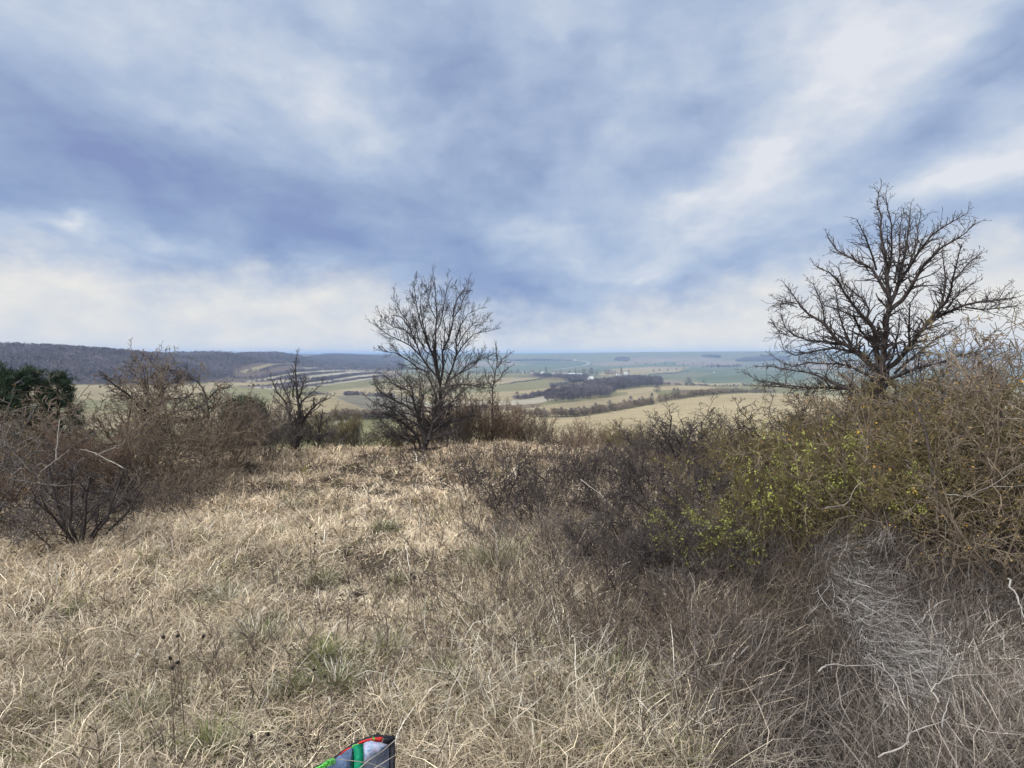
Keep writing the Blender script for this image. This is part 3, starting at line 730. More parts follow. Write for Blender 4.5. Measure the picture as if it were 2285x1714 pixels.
# prototypes, about one metre tall
for i in range(3):
    shrub_meshes('thorn%d' % i, 'thorn', 9, .95, .016, .75, .15, 10 + i, rmin=.0019)
    shrub_meshes('whip%d' % i, 'whip', 22, .95, .007, .38, .28, 20 + i, rmin=.0020)
    shrub_meshes('low%d' % i, 'low', 9, .85, .014, .8, .15, 30 + i, rmin=.0036, lich=(.004, .014))
    shrub_meshes('gold%d' % i, 'thorn', 11, .95, .013, .7, .2, 40 + i, rmin=.0017, bud=(.30, .0085), lich=(.012, .014))
def M(t, s=None, l='leaf', li='lichen', b='bud'): return {'stem': s or t, 'twigs': t, 'leaves': l, 'lichen': li, 'buds': b}
R = random.Random(7)

SPEC['open'] = dict(SPEC['thorn'], k=[6, 4, 3.5], wig=[.12, .2, .25, .25])
for i in range(3): shrub_meshes('open%d' % i, 'open', 9, .95, .0085, .7, .12, 60 + i, rmin=.0030, lich=(.01, .013))
SPEC['tangle'] = dict(SPEC['thorn'], k=[8, 6, 5], wig=[.13, .2, .25, .25])
for i in range(3): shrub_meshes('tangle%d' % i, 'tangle', 10, .95, .0075, .7, .15, 80 + i, rmin=.0014, bud=(.10, .009), lich=(.022, .010))
# --- left thicket -----------------------------------------------------------
LEFT = [  # key, column, distance, height, width factor, bark, label
 ('thorn0', 330, 11.0, 1.85, 1.05, 'brown', 'tall tangled thorn bush whose flat top rises above the left thicket'),
 ('open1', 240, 10.2, 1.45, 1.1, 'brown', 'brown thorn bush left of the tall flat-topped bush in the left thicket'),
 ('open2', 420, 10.3, 1.45, 1.1, 'brown', 'brown thorn bush right of the tall flat-topped bush in the left thicket'),
 ('tangle0', 300, 9.4, 1.15, 1.2, 'brown', 'dense whippy brown bush in the middle front of the left thicket'),
 ('tangle1', 400, 9.3, 1.05, 1.25, 'brown', 'whippy bush with pale green tinge in front of the left thicket'),
 ('whip2', 200, 9.0, 1.05, 1.2, 'red', 'reddish brown whippy bush near the two pines'),
 ('open2', 150, 9.8, 1.05, 1.3, 'grey', 'grey thorn bush below the pines'),
 ('whip0', 500, 11.2, 1.25, 1.1, 'brown', 'upright whippy bush at the right end of the left thicket'),
 ('open0', 510, 10.4, .95, 1.2, 'brown', 'low thorn bush at the right foot of the left thicket'),
 ('whip1', 575, 12.6, 1.15, 1.0, 'grey', 'grey upright scrub between the thicket and the forked young tree'),
 ('tangle2', 600, 12.0, .95, 1.2, 'grey', 'dark rounded bush just left of the forked young tree'),
 ('tangle1', 45, 11.0, 1.25, 1.2, 'brown', 'brown see-through bush standing in front of the broad pine'), ('tangle2', -40, 10.4, 1.2, 1.2, 'brown', 'brown bush half cut off below the leftmost pine'),
 ('tangle0', 60, 8.6, .85, 1.3, 'red', 'low reddish bush near the left edge of the photo'),
 ('open1', 20, 7.6, .95, 1.2, 'grey', 'grey thorn bush cut by the left edge of the photo'),
 ('open0', -80, 8.6, 1.3, 1.3, 'grey', 'thorn bush beyond the left edge of the photo'),
 ('open2', 130, 7.0, .55, 1.5, 'grey', 'low grey thorn sprawl left of the many-stemmed bush'),
 ('open0', 330, 7.9, .6, 1.4, 'brown', 'low bush with bare crooked stems right of the many-stemmed bush'),
 ('open1', 420, 8.4, .6, 1.4, 'brown', 'low bush with crooked stems under the pale green tinged bush'),
 ('whip0', 650, 13.6, .75, 1.3, 'grey', 'grey brush at the foot of the forked young tree'),
 ('thorn1', 720, 13.8, .5, 1.5, 'grey', 'small grey bush right of the tiny tree'),
 ('whip2', 740, 15.5, .95, 1.6, 'olive', 'olive bush on the crest above the green field'),
 ('whip1', 790, 15.8, .85, 1.6, 'grey', 'greyish open bush on the crest left of the hawthorn'),
]
for key, c, D, h, wf, b, lab in LEFT:
    place('bush', PROTO[key], gp(c, D), (h * wf * 1.0, h * wf, h), R.uniform(0, 6.28), lab, 'bush', M(b), 'bushes of the left thicket')
ms = shrub_meshes('stemmy', 'open', 10, 1.15, .017, .95, .06, 77, rmin=.0022)
place('bush', ms, gp(172, 6.75), (1.05, 1.05, .85), 1.0, 'open bush of thick dark stems fanning out of the grass at left', 'bush', M('dark'), 'bushes of the left thicket')

# --- brush along the crest --------------------------------------------------
CREST = [
 ('whip0', 1000, 14.2, 1.15, 1.3, 'brown', 'brown brush at the right foot of the hawthorn'), ('whip1', 1060, 14.6, 1.3, 1.2, 'red', 'reddish rounded brush below the slim sapling'),
 ('whip2', 1115, 14.4, 1.2, 1.3, 'red', 'reddish brush right of the slim sapling'), ('whip0', 1175, 14.6, 1.0, 1.4, 'brown', 'brown brush on the crest, second clump right of the sapling'),
 ('whip2', 1240, 14.2, .85, 1.4, 'brown', 'low brown brush in the middle of the crest'), ('thorn0', 1295, 12.6, .95, 1.0, 'red', 'dark reddish bush standing alone on the crest'),
 ('whip1', 1345, 13.6, .8, 1.5, 'brown', 'low brush right of the dark reddish crest bush'), ('whip0', 1410, 13.0, .85, 1.5, 'olive', 'olive brush below the tan field at right centre'),
 ('thorn1', 1530, 11.0, 1.4, 1.1, 'dark', 'dark domed thorn bush in front of the tan field'), ('thorn2', 1600, 10.6, 1.4, 1.15, 'dark', 'dark thorn bush right of the domed one'),
 ('whip2', 1480, 11.4, .85, 1.4, 'grey', 'grey brush at the left foot of the domed thorn bush'), ('whip1', 1400, 10.6, .55, 1.5, 'grey', 'grey brush where the grass of the crest ends'),
 ('whip0', 1660, 10.0, .95, 1.4, 'brown', 'brown brush behind the bright green leafing shrub'), ('thorn0', 1700, 9.2, 1.1, 1.2, 'olive', 'olive thorn bush behind the bright green leafing shrub'),
 ('whip2', 945, 14.9, .95, 1.4, 'brown', 'brown brush behind the hawthorn trunk'), ('whip1', 880, 14.8, .6, 1.5, 'olive', 'short brush left of the hawthorn trunk'),
 ('whip0', 1550, 8.9, .6, 1.5, 'grey', 'short grey brush in front of the domed thorn bush'), ('whip2', 1450, 9.0, .5, 1.5, 'grey', 'short twiggy brush at the right end of the grass'),
]
for key, c, D, h, wf, b, lab in CREST:
    place('bush', PROTO[key], tuple(np.array(gp(c, D)) - np.array([0, 0, .22])), (h * wf, h * wf, h * (1.0 if c < 1190 else .72) + (.12 if c < 1190 else .18)), R.uniform(0, 6.28), lab, 'bush', M(b), 'bushes along the crest')

# --- low blackthorns on the right half ---------------------------------------
LOW = [
 (1050, 7.3, .62, 'dark', 'dark low blackthorn at the left tip of the shrub patch'), (1130, 7.0, .70, 'dark', 'dark low blackthorn second from the left tip of the patch'),
 (1215, 7.2, .72, 'dark', 'dense dark blackthorn in the back row of the patch'), (1290, 7.8, .74, 'dark', 'dark blackthorn at the rear of the patch behind the stick'),
 (1370, 8.0, .78, 'dark', 'dark blackthorn at the rear right of the patch'), (1180, 6.1, .60, 'dark', 'greyish blackthorn in the middle of the patch'),
 (1280, 6.2, .68, 'dark', 'blackthorn beside the slanting bleached stick'), (1380, 6.4, .72, 'dark', 'greyish blackthorn in the centre right of the patch'),
 (1470, 6.8, .80, 'dark', 'dark blackthorn left of the green leafing shrub'), (1500, 5.7, .74, 'dark', 'blackthorn just left of the green leafing shrub'),
 (1420, 5.2, .66, 'dark', 'blackthorn with thick crooked base stems'), (1330, 5.1, .55, 'grey', 'small blackthorn with orange lichened tips'),
 (1230, 5.2, .48, 'grey', 'small blackthorn behind the green centred tussock'), (1130, 5.7, .40, 'grey', 'very low blackthorn at the left of the green centred tussock'),
 (1560, 4.9, .66, 'dark', 'blackthorn below the green leafing shrub'), (1640, 4.9, .62, 'grey', 'blackthorn right below the green leafing shrub'),
 (1500, 4.5, .55, 'dark', 'blackthorn with a dark twisted trunk near the middle of the photo'), (1260, 4.2, .34, 'grey', 'small lichened twig bush nearest the camera'),
 (1600, 6.3, .85, 'dark', 'blackthorn behind the green leafing shrub'), (1760, 5.6, .80, 'dark', 'blackthorn left of the golden thicket'),
 (1830, 5.0, .70, 'olive', 'olive low shrub at the foot of the golden thicket'), (1720, 4.6, .55, 'olive', 'low shrub above the fallen grey grass'),
 (1340, 4.6, .62, 'dark', 'thin dark weedy shrub standing alone in the straw below the patch'), (1450, 4.4, .66, 'dark', 'thin dark shrub right of the lone weedy one'), (1540, 4.15, .62, 'dark', 'dark crooked shrub above the hollow'),
 (1400, 4.0, .5, 'dark', 'small dark shrub in the long straw nearest the bag'), (1640, 4.1, .6, 'dark', 'dark shrub at the upper edge of the hollow'),
 (1580, 4.0, .40, 'grey', 'low twig bush left of the fallen grey grass'), (1430, 3.9, .36, 'grey', 'low twig bush among the long straw'),
]
for i, (c, D, h, b, lab) in enumerate(LOW):
    place('blackthorn', PROTO[('low%d' if i % 2 else 'open%d') % (i % 3)], gp(c, D), (h * .95, h * .95, h * .92), R.uniform(0, 6.28), lab, 'shrub', M(b), 'low blackthorn shrubs')

# --- the leafing shrubs --------------------------------------------------------
ms = shrub_meshes('leafy', 'whip', 9, 1.15, .010, .42, .10, 91, rmin=.0024, leaf=(.15, .020))
place('leafing_shrub', ms, gp(1745, 4.7), (.85, .85, 1.0), .3, 'shrub breaking into bright yellow green leaf in front of the thicket', 'shrub', M('olive', 'grey'))
msb = shrub_meshes('leafyb', 'whip', 8, 1.15, .010, .5, .10, 93, rmin=.0022, leaf=(.05, .018))
place('leafing_shrub', msb, gp(1640, 5.1), (.85, .85, .93), 2.3, 'thin arching shrub with yellow green buds left of the brightest one', 'shrub', M('olive', 'grey'))
ms2 = shrub_meshes('leafy2', 'whip', 6, .8, .008, .6, .10, 92, rmin=.0024, leaf=(.35, .018))
place('leafing_shrub', ms2, gp(1950, 5.0), .95, 1.3, 'small leafing shrub against the golden thicket', 'shrub', M('olive', 'grey'))
place('leafing_shrub', ms2, gp(1640, 4.4), (.8, .8, .55), 4.3, 'knee-high greenish shrub at the foot of the leafing shrubs', 'shrub', M('olive', 'grey'))

# --- golden thicket at the right ----------------------------------------------
GOLD = [
 (1800, 7.2, 1.25, 'olive', 'lichened bush at the left end of the golden thicket'), (1880, 7.0, 1.55, 'olive', 'lichened bush below the trunk of the right tree'),
 (1960, 6.6, 1.5, 'olive', 'golden lichened bush right of the tree trunk'), (2050, 6.4, 1.6, 'olive', 'golden bush in the middle of the right thicket'),
 (2130, 6.0, 1.75, 'olive', 'golden bush two from the right edge'), (2210, 5.8, 2.0, 'olive', 'tall bush near the right edge of the photo'),
 (2285, 5.4, 2.15, 'brown', 'tallest tangled bush cut by the right edge'), (2370, 5.6, 2.1, 'brown', 'bush beyond the right edge of the photo'),
 (1900, 5.9, 1.15, 'olive', 'dense low golden bush in front of the tree'), (2000, 5.5, 1.15, 'olive', 'dense low golden bush speckled with orange lichen'),
 (2110, 5.2, 1.2, 'olive', 'orange speckled bush above the grey bank'), (2220, 4.9, 1.35, 'olive', 'orange brown bush above the grey bank at the right edge'),
 (2300, 4.5, 1.35, 'brown', 'brown bush with thick dark stems at the right edge'), (1840, 6.3, 1.0, 'olive', 'small lichened bush left of the dense low golden one'),
 (2060, 7.4, 1.75, 'grey', 'grey twiggy bush at the back of the right thicket'), (2180, 7.2, 2.0, 'grey', 'tall grey twiggy bush at the back near the right edge'),
 (1760, 8.2, 1.3, 'olive', 'far bush at the left back of the golden thicket'), (1905, 8.3, 2.0, 'dark', 'dark tangled bush just left of the right tree trunk'), (2070, 8.2, 2.0, 'dark', 'dark tangled bush right of the tree trunk'), (1800, 8.3, 1.55, 'dark', 'dark bush at the left foot of the right tree'),
 (1960, 8.6, 1.7, 'dark', 'dark bush around the base of the right tree'),
]
for i, (c, D, h, b, lab) in enumerate(GOLD):
    place('thicket_bush', PROTO[('tangle%d' if i in (1, 3, 5, 6, 7, 9, 12, 15, 16, 18, 4) else 'gold%d') % (i % 3)], gp(c, D), (h * .9, h * .9, h * .86), R.uniform(0, 6.28), lab, 'bush', M(b, 'dark' if i % 2 else b), 'bushes of the golden thicket')

# --- trees ----------------------------------------------------------------------
def limb_tree(name, base, D, limbs, spec, lvl, sub, seed, rmin, label, cat, mat, trunkmat=None, depth=.35, buds=None, group=None, Ls=.5):
    """limbs: photo polylines [(px,py)...], r0, r1; every limb gets its own depth; twigs grow from each"""
    R = random.Random(seed); S = dict(SPEC[spec]); S['rmin'] = rmin
    root = empty(name, base, label, cat, group)
    tr, out, tips = [], [[] for _ in S['n']], []
    for pl, r0, r1 in limbs:
        a = R.uniform(-1, 1) * depth; pts = []
        tot = len(pl) - 1
        # resample
        xs = [q[0] for q in pl]; ys = [q[1] for q in pl]
        L = [0]
        for i in range(tot): L.append(L[-1] + math.hypot(xs[i + 1] - xs[i], ys[i + 1] - ys[i]))
        n = max(3, int(L[-1] / 28)); nb = 0
        for i in range(n + 1):
            s = L[-1] * i / n
            x = np.interp(s, L, xs) + R.gauss(0, 1.6) * (i > 0); y = np.interp(s, L, ys) + R.gauss(0, 1.6) * (i > 0)
            k = (y - ys[0]) / (ys[-1] - ys[0] + 1e-6) if False else i / n
            p = at(x, y, D + a * k * 1.4)
            pts.append(tuple(p - np.array(base)))
        tr.append((pts, r0, r1))
        Lw = sum(math.dist(pts[i], pts[i + 1]) for i in range(n))
        nch = int(sub * Lw / .1)
        for j in range(nch):
            t = .12 + .88 * (j + R.random()) / nch; f = t * n; i = min(int(f), n - 1); q = f - i
            b = tuple(pts[i][c] * (1 - q) + pts[i + 1][c] * q for c in range(3)); dd = unit(tuple(pts[i + 1][c] - pts[i][c] for c in range(3)))
            nd_ = unit((dd[0] + R.gauss(0, .6), dd[1] + R.gauss(0, .6), dd[2] + R.gauss(0, .5) + .12))
            grow(R, b, nd_, Ls * (1.2 - .8 * t) * R.uniform(.4, 1.2), (r0 + (r1 - r0) * t) * .5, lvl, S, out, tips)
        grow(R, pts[-1], unit(tuple(pts[-1][c] - pts[-2][c] for c in range(3))), Ls * .5, r1, lvl, S, out, tips)
    V, Fq = tubes(tr, 8); link('trunk', mesh(name + '_trunk', V, [Fq], trunkmat or mat, smooth=True), root)
    V, Fq = tubes(sum(out, []), 3); link('crown', mesh(name + '_crown', V, [Fq], mat), root)
    if buds:
        V, Fq = blobs_at(R, tips, buds[0], buds[1], 'b'); link('buds', mesh(name + '_buds', V, [Fq], bark['dark']), root)
    return root
def cR(p): return [(1525 + x * .3617, 400 + y * .3617) for x, y in p]     # crop of the right tree
base = np.array(gp(1965, 8.0))
bs = (1215, 1900)
RT = [
 ([bs, (1210, 1250), (1240, 1000), (1270, 760), (1250, 600), (1240, 480), (1220, 330), (1225, 200), (1195, 150), (1210, 80)], .075, .005),
 ([(1205, 1200), (1180, 1000), (1175, 900), (1130, 880), (1060, 780), (1000, 700), (930, 600), (870, 560), (820, 540)], .045, .005),
 ([(1130, 880), (1150, 840), (1120, 740), (1050, 700), (985, 640), (960, 560)], .02, .005),
 ([(1250, 700), (1200, 620), (1150, 540), (1060, 500), (960, 450), (905, 370)], .028, .005),
 ([(1190, 560), (1160, 470), (1110, 330), (1075, 265)], .018, .004),
 ([(1270, 780), (1310, 700), (1340, 560), (1370, 430), (1395, 300), (1405, 180)], .035, .004),
 ([(1280, 800), (1370, 740), (1430, 600), (1520, 490), (1620, 400), (1700, 350), (1800, 290)], .035, .004),
 ([(1340, 620), (1420, 500), (1490, 400), (1560, 320), (1650, 270), (1740, 220)], .022, .004),
 ([(1250, 620), (1290, 500), (1290, 350), (1275, 230), (1245, 100)], .02, .004),
 ([(1300, 640), (1330, 450), (1330, 300), (1350, 200)], .018, .004),
 ([(1390, 560), (1440, 400), (1450, 280), (1470, 200)], .014, .004),
 ([(1230, 1180), (1330, 1120), (1420, 1000), (1480, 910), (1530, 850), (1630, 820), (1740, 780), (1900, 750), (2050, 735)], .045, .005),
 ([(1530, 850), (1590, 780), (1620, 650), (1600, 500), (1590, 440)], .022, .004),
 ([(1560, 820), (1640, 740), (1680, 560), (1700, 440), (1710, 390)], .02, .004),
 ([(1650, 640), (1740, 560), (1760, 500), (1820, 465)], .014, .004),
 ([(1740, 790), (1860, 800), (1960, 800), (2060, 770)], .014, .004), ([(1850, 760), (1940, 740), (1975, 690)], .012, .004),
 ([(1620, 800), (1700, 700), (1780, 650)], .014, .004),
 ([(1200, 1180), (1060, 1060), (960, 1010), (880, 900), (800, 860), (700, 760), (650, 680), (630, 655)], .045, .005),
 ([(700, 770), (640, 750), (590, 745)], .010, .004), ([(700, 790), (640, 770), (585, 790)], .010, .004),
 ([(960, 1015), (850, 990), (740, 990), (640, 950), (610, 880), (605, 830)], .02, .004),
 ([(640, 960), (590, 940), (555, 880)], .010, .003), ([(870, 890), (860, 780), (800, 650)], .014, .004),
 ([(1150, 1100), (950, 1040), (800, 1060), (700, 1090), (620, 1050), (590, 970)], .025, .004),
 ([(1180, 1230), (1000, 1150), (800, 1130), (640, 1160), (540, 1080)], .022, .004),
 ([(1200, 1320), (1000, 1290), (750, 1290), (600, 1260), (480, 1250), (385, 1190)], .028, .004),
 ([(1000, 1290), (800, 1200), (600, 1160), (450, 1150)], .018, .004),
 ([(700, 1290), (560, 1270), (430, 1270)], .014, .004),
 ([(1220, 1250), (1400, 1180), (1600, 1120), (1750, 1080), (1900, 1040)], .03, .004),
 ([(1300, 1200), (1450, 1080), (1550, 980), (1640, 940), (1720, 900)], .022, .004),
 ([(1160, 1000), (1100, 940), (1050, 850), (960, 800), (880, 790)], .022, .004),
 ([(1400, 1050), (1390, 900), (1400, 760), (1450, 690)], .018, .004), ([(1290, 1100), (1330, 960), (1330, 840)], .018, .004),
 ([(1050, 1060), (1000, 940), (960, 860), (950, 740), (930, 660)], .018, .004),
]
RT = [(cR(p), a * .68, b * .8) for p, a, b in RT]
t_ = limb_tree('hawthorn_tree', base, 8.0, RT, 'hawthorn', 3, 4.6, 3, .0018, 'bare crooked hawthorn tree rising above the right thicket', 'tree', bark['dark'], depth=.5, buds=(.2, .012), Ls=.28)

def cM(p): return [(560 + x * .3436, 580 + y * .3436) for x, y in p]      # crop of the middle trees
base = np.array(gp(975, 16.0)); bs = (1230, 1300)
CT = [
 ([(1225, 1300), (1230, 800), (1200, 640), (1190, 500), (1205, 350), (1200, 230), (1185, 110)], .075, .006),
 ([(1230, 820), (1180, 640), (1150, 500), (1100, 400), (1060, 260), (1060, 160)], .045, .006),
 ([(1150, 520), (1120, 420), (1090, 300), (1110, 190)], .025, .005),
 ([(1235, 780), (1250, 620), (1290, 500), (1310, 350), (1340, 230), (1400, 170)], .05, .006),
 ([(1310, 380), (1370, 300), (1410, 200)], .025, .005),
 ([(1270, 790), (1330, 640), (1330, 500), (1370, 400), (1430, 330), (1490, 320)], .04, .005),
 ([(1320, 640), (1380, 560), (1450, 480), (1550, 455)], .03, .005), ([(1340, 560), (1420, 430), (1480, 380), (1530, 400)], .025, .005),
 ([(1210, 760), (1120, 650), (1060, 500), (1020, 400), (960, 330), (940, 260)], .04, .005),
 ([(1100, 620), (1000, 540), (920, 490), (860, 470), (820, 430)], .03, .005), ([(1060, 520), (980, 460), (900, 420), (850, 390)], .025, .005),
 ([(1150, 730), (1050, 680), (980, 640), (920, 600), (850, 600)], .03, .005), ([(1040, 450), (980, 380), (930, 370)], .02, .005),
 ([(1260, 800), (1380, 720), (1450, 640), (1540, 640), (1600, 660)], .03, .005), ([(1350, 740), (1450, 690), (1490, 620)], .022, .005),
 ([(1180, 500), (1240, 400), (1250, 300), (1280, 150)], .025, .005), ([(1200, 640), (1100, 560), (1060, 420)], .02, .005),
 ([(1200, 380), (1150, 300), (1160, 210)], .02, .005),
 ([(1290, 520), (1250, 420), (1270, 330)], .02, .005),
 ([(1280, 850), (1400, 800), (1500, 830), (1560, 800)], .022, .005),
]
CT = [(cM(p), a * .66, b * .8) for p, a, b in CT]
limb_tree('bare_tree', base, 16.0, CT, 'tall', 2, 1.5, 5, .0026, 'tall slender bare tree of several stems in the middle of the crest', 'tree', bark['dark'], depth=.9, Ls=.62)
base = np.array(gp(940, 13.0))
HT = [
 ([(1120, 1255), (1140, 1180), (1100, 1080), (1060, 960), (1050, 850), (1000, 760)], .05, .007),
 ([(1110, 1250), (1090, 1180), (1040, 1100), (960, 1040), (880, 1010), (800, 1000)], .03, .006),
 ([(1140, 1200), (1180, 1080), (1200, 960), (1180, 830), (1150, 720)], .04, .006),
 ([(1080, 1255), (1060, 1180), (980, 1150), (900, 1090), (840, 1040)], .025, .006),
 ([(1060, 980), (960, 930), (860, 880), (800, 790)], .025, .006), ([(1050, 860), (940, 820), (880, 770)], .02, .006),
 ([(1100, 1080), (1000, 1020), (900, 950), (800, 930)], .02, .006), ([(1180, 1060), (1280, 960), (1340, 880), (1400, 840)], .025, .006),
 ([(1180, 1120), (1290, 1050), (1400, 1030), (1500, 950)], .025, .006), ([(1140, 1170), (1250, 1150), (1350, 1100)], .02, .006),
 ([(1200, 950), (1280, 850), (1290, 780)], .02, .006), ([(1120, 1000), (1100, 860), (1090, 740)], .02, .006),
 ([(1000, 1160), (940, 1150), (880, 1150)], .015, .005), ([(1200, 860), (1320, 800), (1420, 810), (1520, 830)], .018, .006),
]
HT = [(cM(p), a, b) for p, a, b in HT]
limb_tree('hawthorn_tree', base, 13.0, HT, 'hawthorn', 2, 2.8, 6, .0026, 'dense dark spreading hawthorn in front of the tall bare tree', 'tree', bark['dark'], depth=1.0, Ls=.55)
base = np.array(gp(1094, 15.0))
limb_tree('bare_tree', base, 15.0, [(cM(p), a, b) for p, a, b in [
 ([(1565, 1200), (1570, 860), (1590, 740), (1600, 640), (1590, 570)], .025, .006), ([(1580, 800), (1640, 730), (1670, 700)], .014, .005), ([(1600, 700), (1640, 640), (1680, 620)], .012, .005),
 ([(1585, 760), (1560, 700), (1540, 640)], .012, .005), ([(1575, 840), (1540, 800), (1520, 740)], .01, .005)]], 'tall', 2, 1.2, 8, .0024,
 'slim bare sapling sticking out of the reddish brush', 'tree', bark['dark'], depth=.3, Ls=.3)
base = np.array(gp(662, 13.6))
limb_tree('bare_tree', base, 13.6, [(cropB(p), a, b) for p, a, b in [
 ([(890, 1380), (920, 1150), (930, 950), (910, 760), (905, 560), (890, 420), (895, 200)], .05, .006), ([(850, 1380), (830, 1150), (820, 950), (800, 800), (700, 700), (640, 600), (590, 490)], .04, .006),
 ([(900, 1300), (900, 1100), (880, 960), (790, 850), (700, 790), (640, 740)], .03, .006), ([(920, 1250), (960, 1100), (1000, 960), (1080, 880), (1180, 820)], .035, .006),
 ([(930, 1050), (990, 950), (1080, 860), (1150, 770), (1300, 690)], .03, .006), ([(920, 900), (960, 780), (1020, 690), (1130, 620), (1170, 560)], .025, .006),
 ([(810, 880), (840, 740), (760, 620), (720, 500)], .022, .006), ([(850, 700), (860, 560), (850, 450)], .018, .006), ([(920, 720), (960, 620), (1000, 500)], .018, .006),
 ([(820, 1250), (770, 1050), (700, 960), (650, 900)], .02, .006), ([(940, 1200), (1010, 1130), (1070, 1090)], .018, .006)]], 'tall', 2, 1.5, 9, .0024,
 'young forked bare tree standing left of the green field', 'tree', bark['dark'], depth=.7, Ls=.32)
base = np.array(gp(708, 13.2))
limb_tree('bare_tree', base, 13.2, [(cropB(p), a, b) for p, a, b in [
 ([(1145, 1400), (1150, 1280), (1180, 1180), (1160, 1040), (1150, 960)], .025, .006), ([(1150, 1260), (1090, 1180), (1060, 1100)], .015, .005),
 ([(1170, 1200), (1230, 1130), (1260, 1080)], .015, .005), ([(1170, 1120), (1200, 1000), (1210, 900)], .014, .005), ([(1160, 1230), (1220, 1190), (1300, 1170)], .012, .005)]], 'tall', 2, 1.2, 10, .0034,
 'tiny crooked bare tree right of the forked young tree', 'tree', bark['dark'], depth=.4, Ls=.25)

base = np.array(gp(335, 11.4))
limb_tree('hawthorn_tree', base, 11.4, [([(x * .3436, 700 + y * .3436) for x, y in p], a, b) for p, a, b in [
 ([(960, 980), (965, 700), (960, 560), (945, 420), (930, 360)], .035, .007), ([(960, 600), (1040, 520), (1120, 440), (1180, 380)], .022, .006), ([(990, 620), (1080, 560), (1180, 540), (1270, 520)], .02, .006),
 ([(950, 520), (890, 420), (850, 330)], .015, .005), ([(1000, 480), (1040, 400), (1000, 320), (930, 285)], .016, .005), ([(960, 640), (860, 560), (740, 470), (690, 420)], .022, .006), ([(1050, 470), (1150, 430), (1260, 430)], .016, .005),
 ([(1340, 780), (1350, 620), (1350, 540), (1310, 480), (1280, 450)], .02, .006), ([(1350, 560), (1400, 500), (1440, 480)], .014, .005), ([(1350, 620), (1430, 590), (1500, 560)], .014, .005),
 ([(960, 700), (1100, 640), (1240, 620), (1330, 590)], .02, .006), ([(940, 430), (1000, 390), (1100, 370), (1190, 370)], .016, .005)]], 'hawthorn', 2, 1.0, 19, .0030,
 'flat-topped crooked hawthorn crowning the left thicket', 'tree', bark['dark'], depth=1.0, Ls=.42)

# --- sticks ---------------------------------------------------------------------
def stick(pl, D0, D1, r, label, mat='pale', name='stick', cat='stick'):
    n = len(pl); P = [at(p[0], p[1], D0 + (D1 - D0) * i / (n - 1)) for i, p in enumerate(pl)]
    b = P[0].copy()
    r = r * .55; RR = random.Random(int(pl[0][0])); PP = []
    for i in range(n - 1):
        for k in range(4): PP.append(P[i] * (1 - k / 4) + P[i + 1] * k / 4 + np.array([RR.gauss(0, .004) for _ in range(3)]) * (i + k > 0))
    PP.append(P[-1]); lines = [([tuple(q - b) for q in PP], r, r * .45)]
    for i in range(1, n):
        for _ in range(RR.choice([0, 1, 1])):
            s = P[i] - b; d = unit(tuple(np.array(unit(tuple(P[i] - P[i - 1]))) + np.array([RR.gauss(0, .6) for _ in range(3)])))
            ll = RR.uniform(.05, .16); lines.append(([tuple(s), tuple(s + np.array(d) * ll * .5), tuple(s + np.array(d) * ll + np.array([0, 0, .01]))], r * .45, r * .2))
    V, Fq = tubes(lines, 6)
    o = link(name, mesh(name, V, [Fq], bark[mat], smooth=True)); o.location = b; setp(o, label, cat, 'bleached sticks')
def cS(p): return [(1525 + x * .3436, 900 + y * .3436) for x, y in p]
def cT(p): return [(1525 + x * .3436, 1214 + y * .3436) for x, y in p]
stick(cS([(1690, 1330), (1690, 1080), (1705, 770)]), 4.4, 4.6, .006, 'upright bleached stick in front of the golden thicket')
stick(cS([(1450, 400), (1540, 470), (1650, 520)]), 4.7, 4.8, .006, 'short bleached branch hanging in the golden thicket')
stick(cS([(1790, 600), (1745, 380), (1700, 180), (1710, 120)]), 5.0, 5.2, .007, 'long pale curved branch upright in the golden thicket')
stick(cS([(1700, 590), (1850, 605), (2000, 540), (2212, 390)]), 4.6, 4.2, .007, 'pale branch sweeping up to the right edge')
stick(cS([(850, 660), (745, 560), (730, 330)]), 4.5, 4.7, .006, 'pale bent stem beside the bright green shrub')
stick(cS([(900, 690), (1050, 660), (1140, 520)]), 4.6, 4.7, .006, 'pale bow shaped branch right of the bright green shrub')
stick(cT([(2110, 225), (2160, 340), (2212, 480)]), 3.4, 3.1, .007, 'bleached stick leaning on the bank at the right edge')
stick(cT([(1450, 1080), (1360, 870), (1200, 740)]), 2.7, 3.0, .005, 'grey twig across the dark hollow')
stick(cT([(1660, 1030), (1610, 945), (1680, 880), (1850, 850)]), 2.8, 2.9, .006, 'forked grey stick below the collapsed grass')
stick(cT([(1265, 1385), (1450, 1280), (1460, 1220), (1600, 1180)]), 2.5, 2.6, .006, 'pale broken stick on the straw at lower right')
stick(cT([(870, 830), (930, 780), (1090, 790)]), 3.1, 3.2, .008, 'short thick bleached stick in the hollow')
stick(cT([(1680, 1190), (1710, 1050)]) , 2.6, 2.7, .006, 'stub of a bleached stick on the bank')
stick([(1296, 1070), (1340, 1105), (1382, 1142)], 6.0, 5.6, .007, 'slanting bleached stick across the low blackthorns')
def cL(p): return [(x * .3436, 700 + y * .3436) for x, y in p]
stick(cL([(365, 950), (375, 820), (390, 690), (415, 678)]), 7.0, 7.1, .010, 'upright bleached stick with a bent tip in front of the left thicket')
stick(cL([(250, 1060), (150, 970), (60, 860), (0, 790)]), 6.4, 6.2, .009, 'pale bare branch reaching to the left edge')
stick(cL([(820, 1010), (700, 950), (600, 900), (520, 880)]), 6.8, 7.2, .008, 'pale branch lying slantwise in front of the left thicket')
stick(cL([(90, 1080), (330, 1115), (560, 1108)]), 6.3, 6.5, .006, 'long pale twig lying level by the many-stemmed bush')
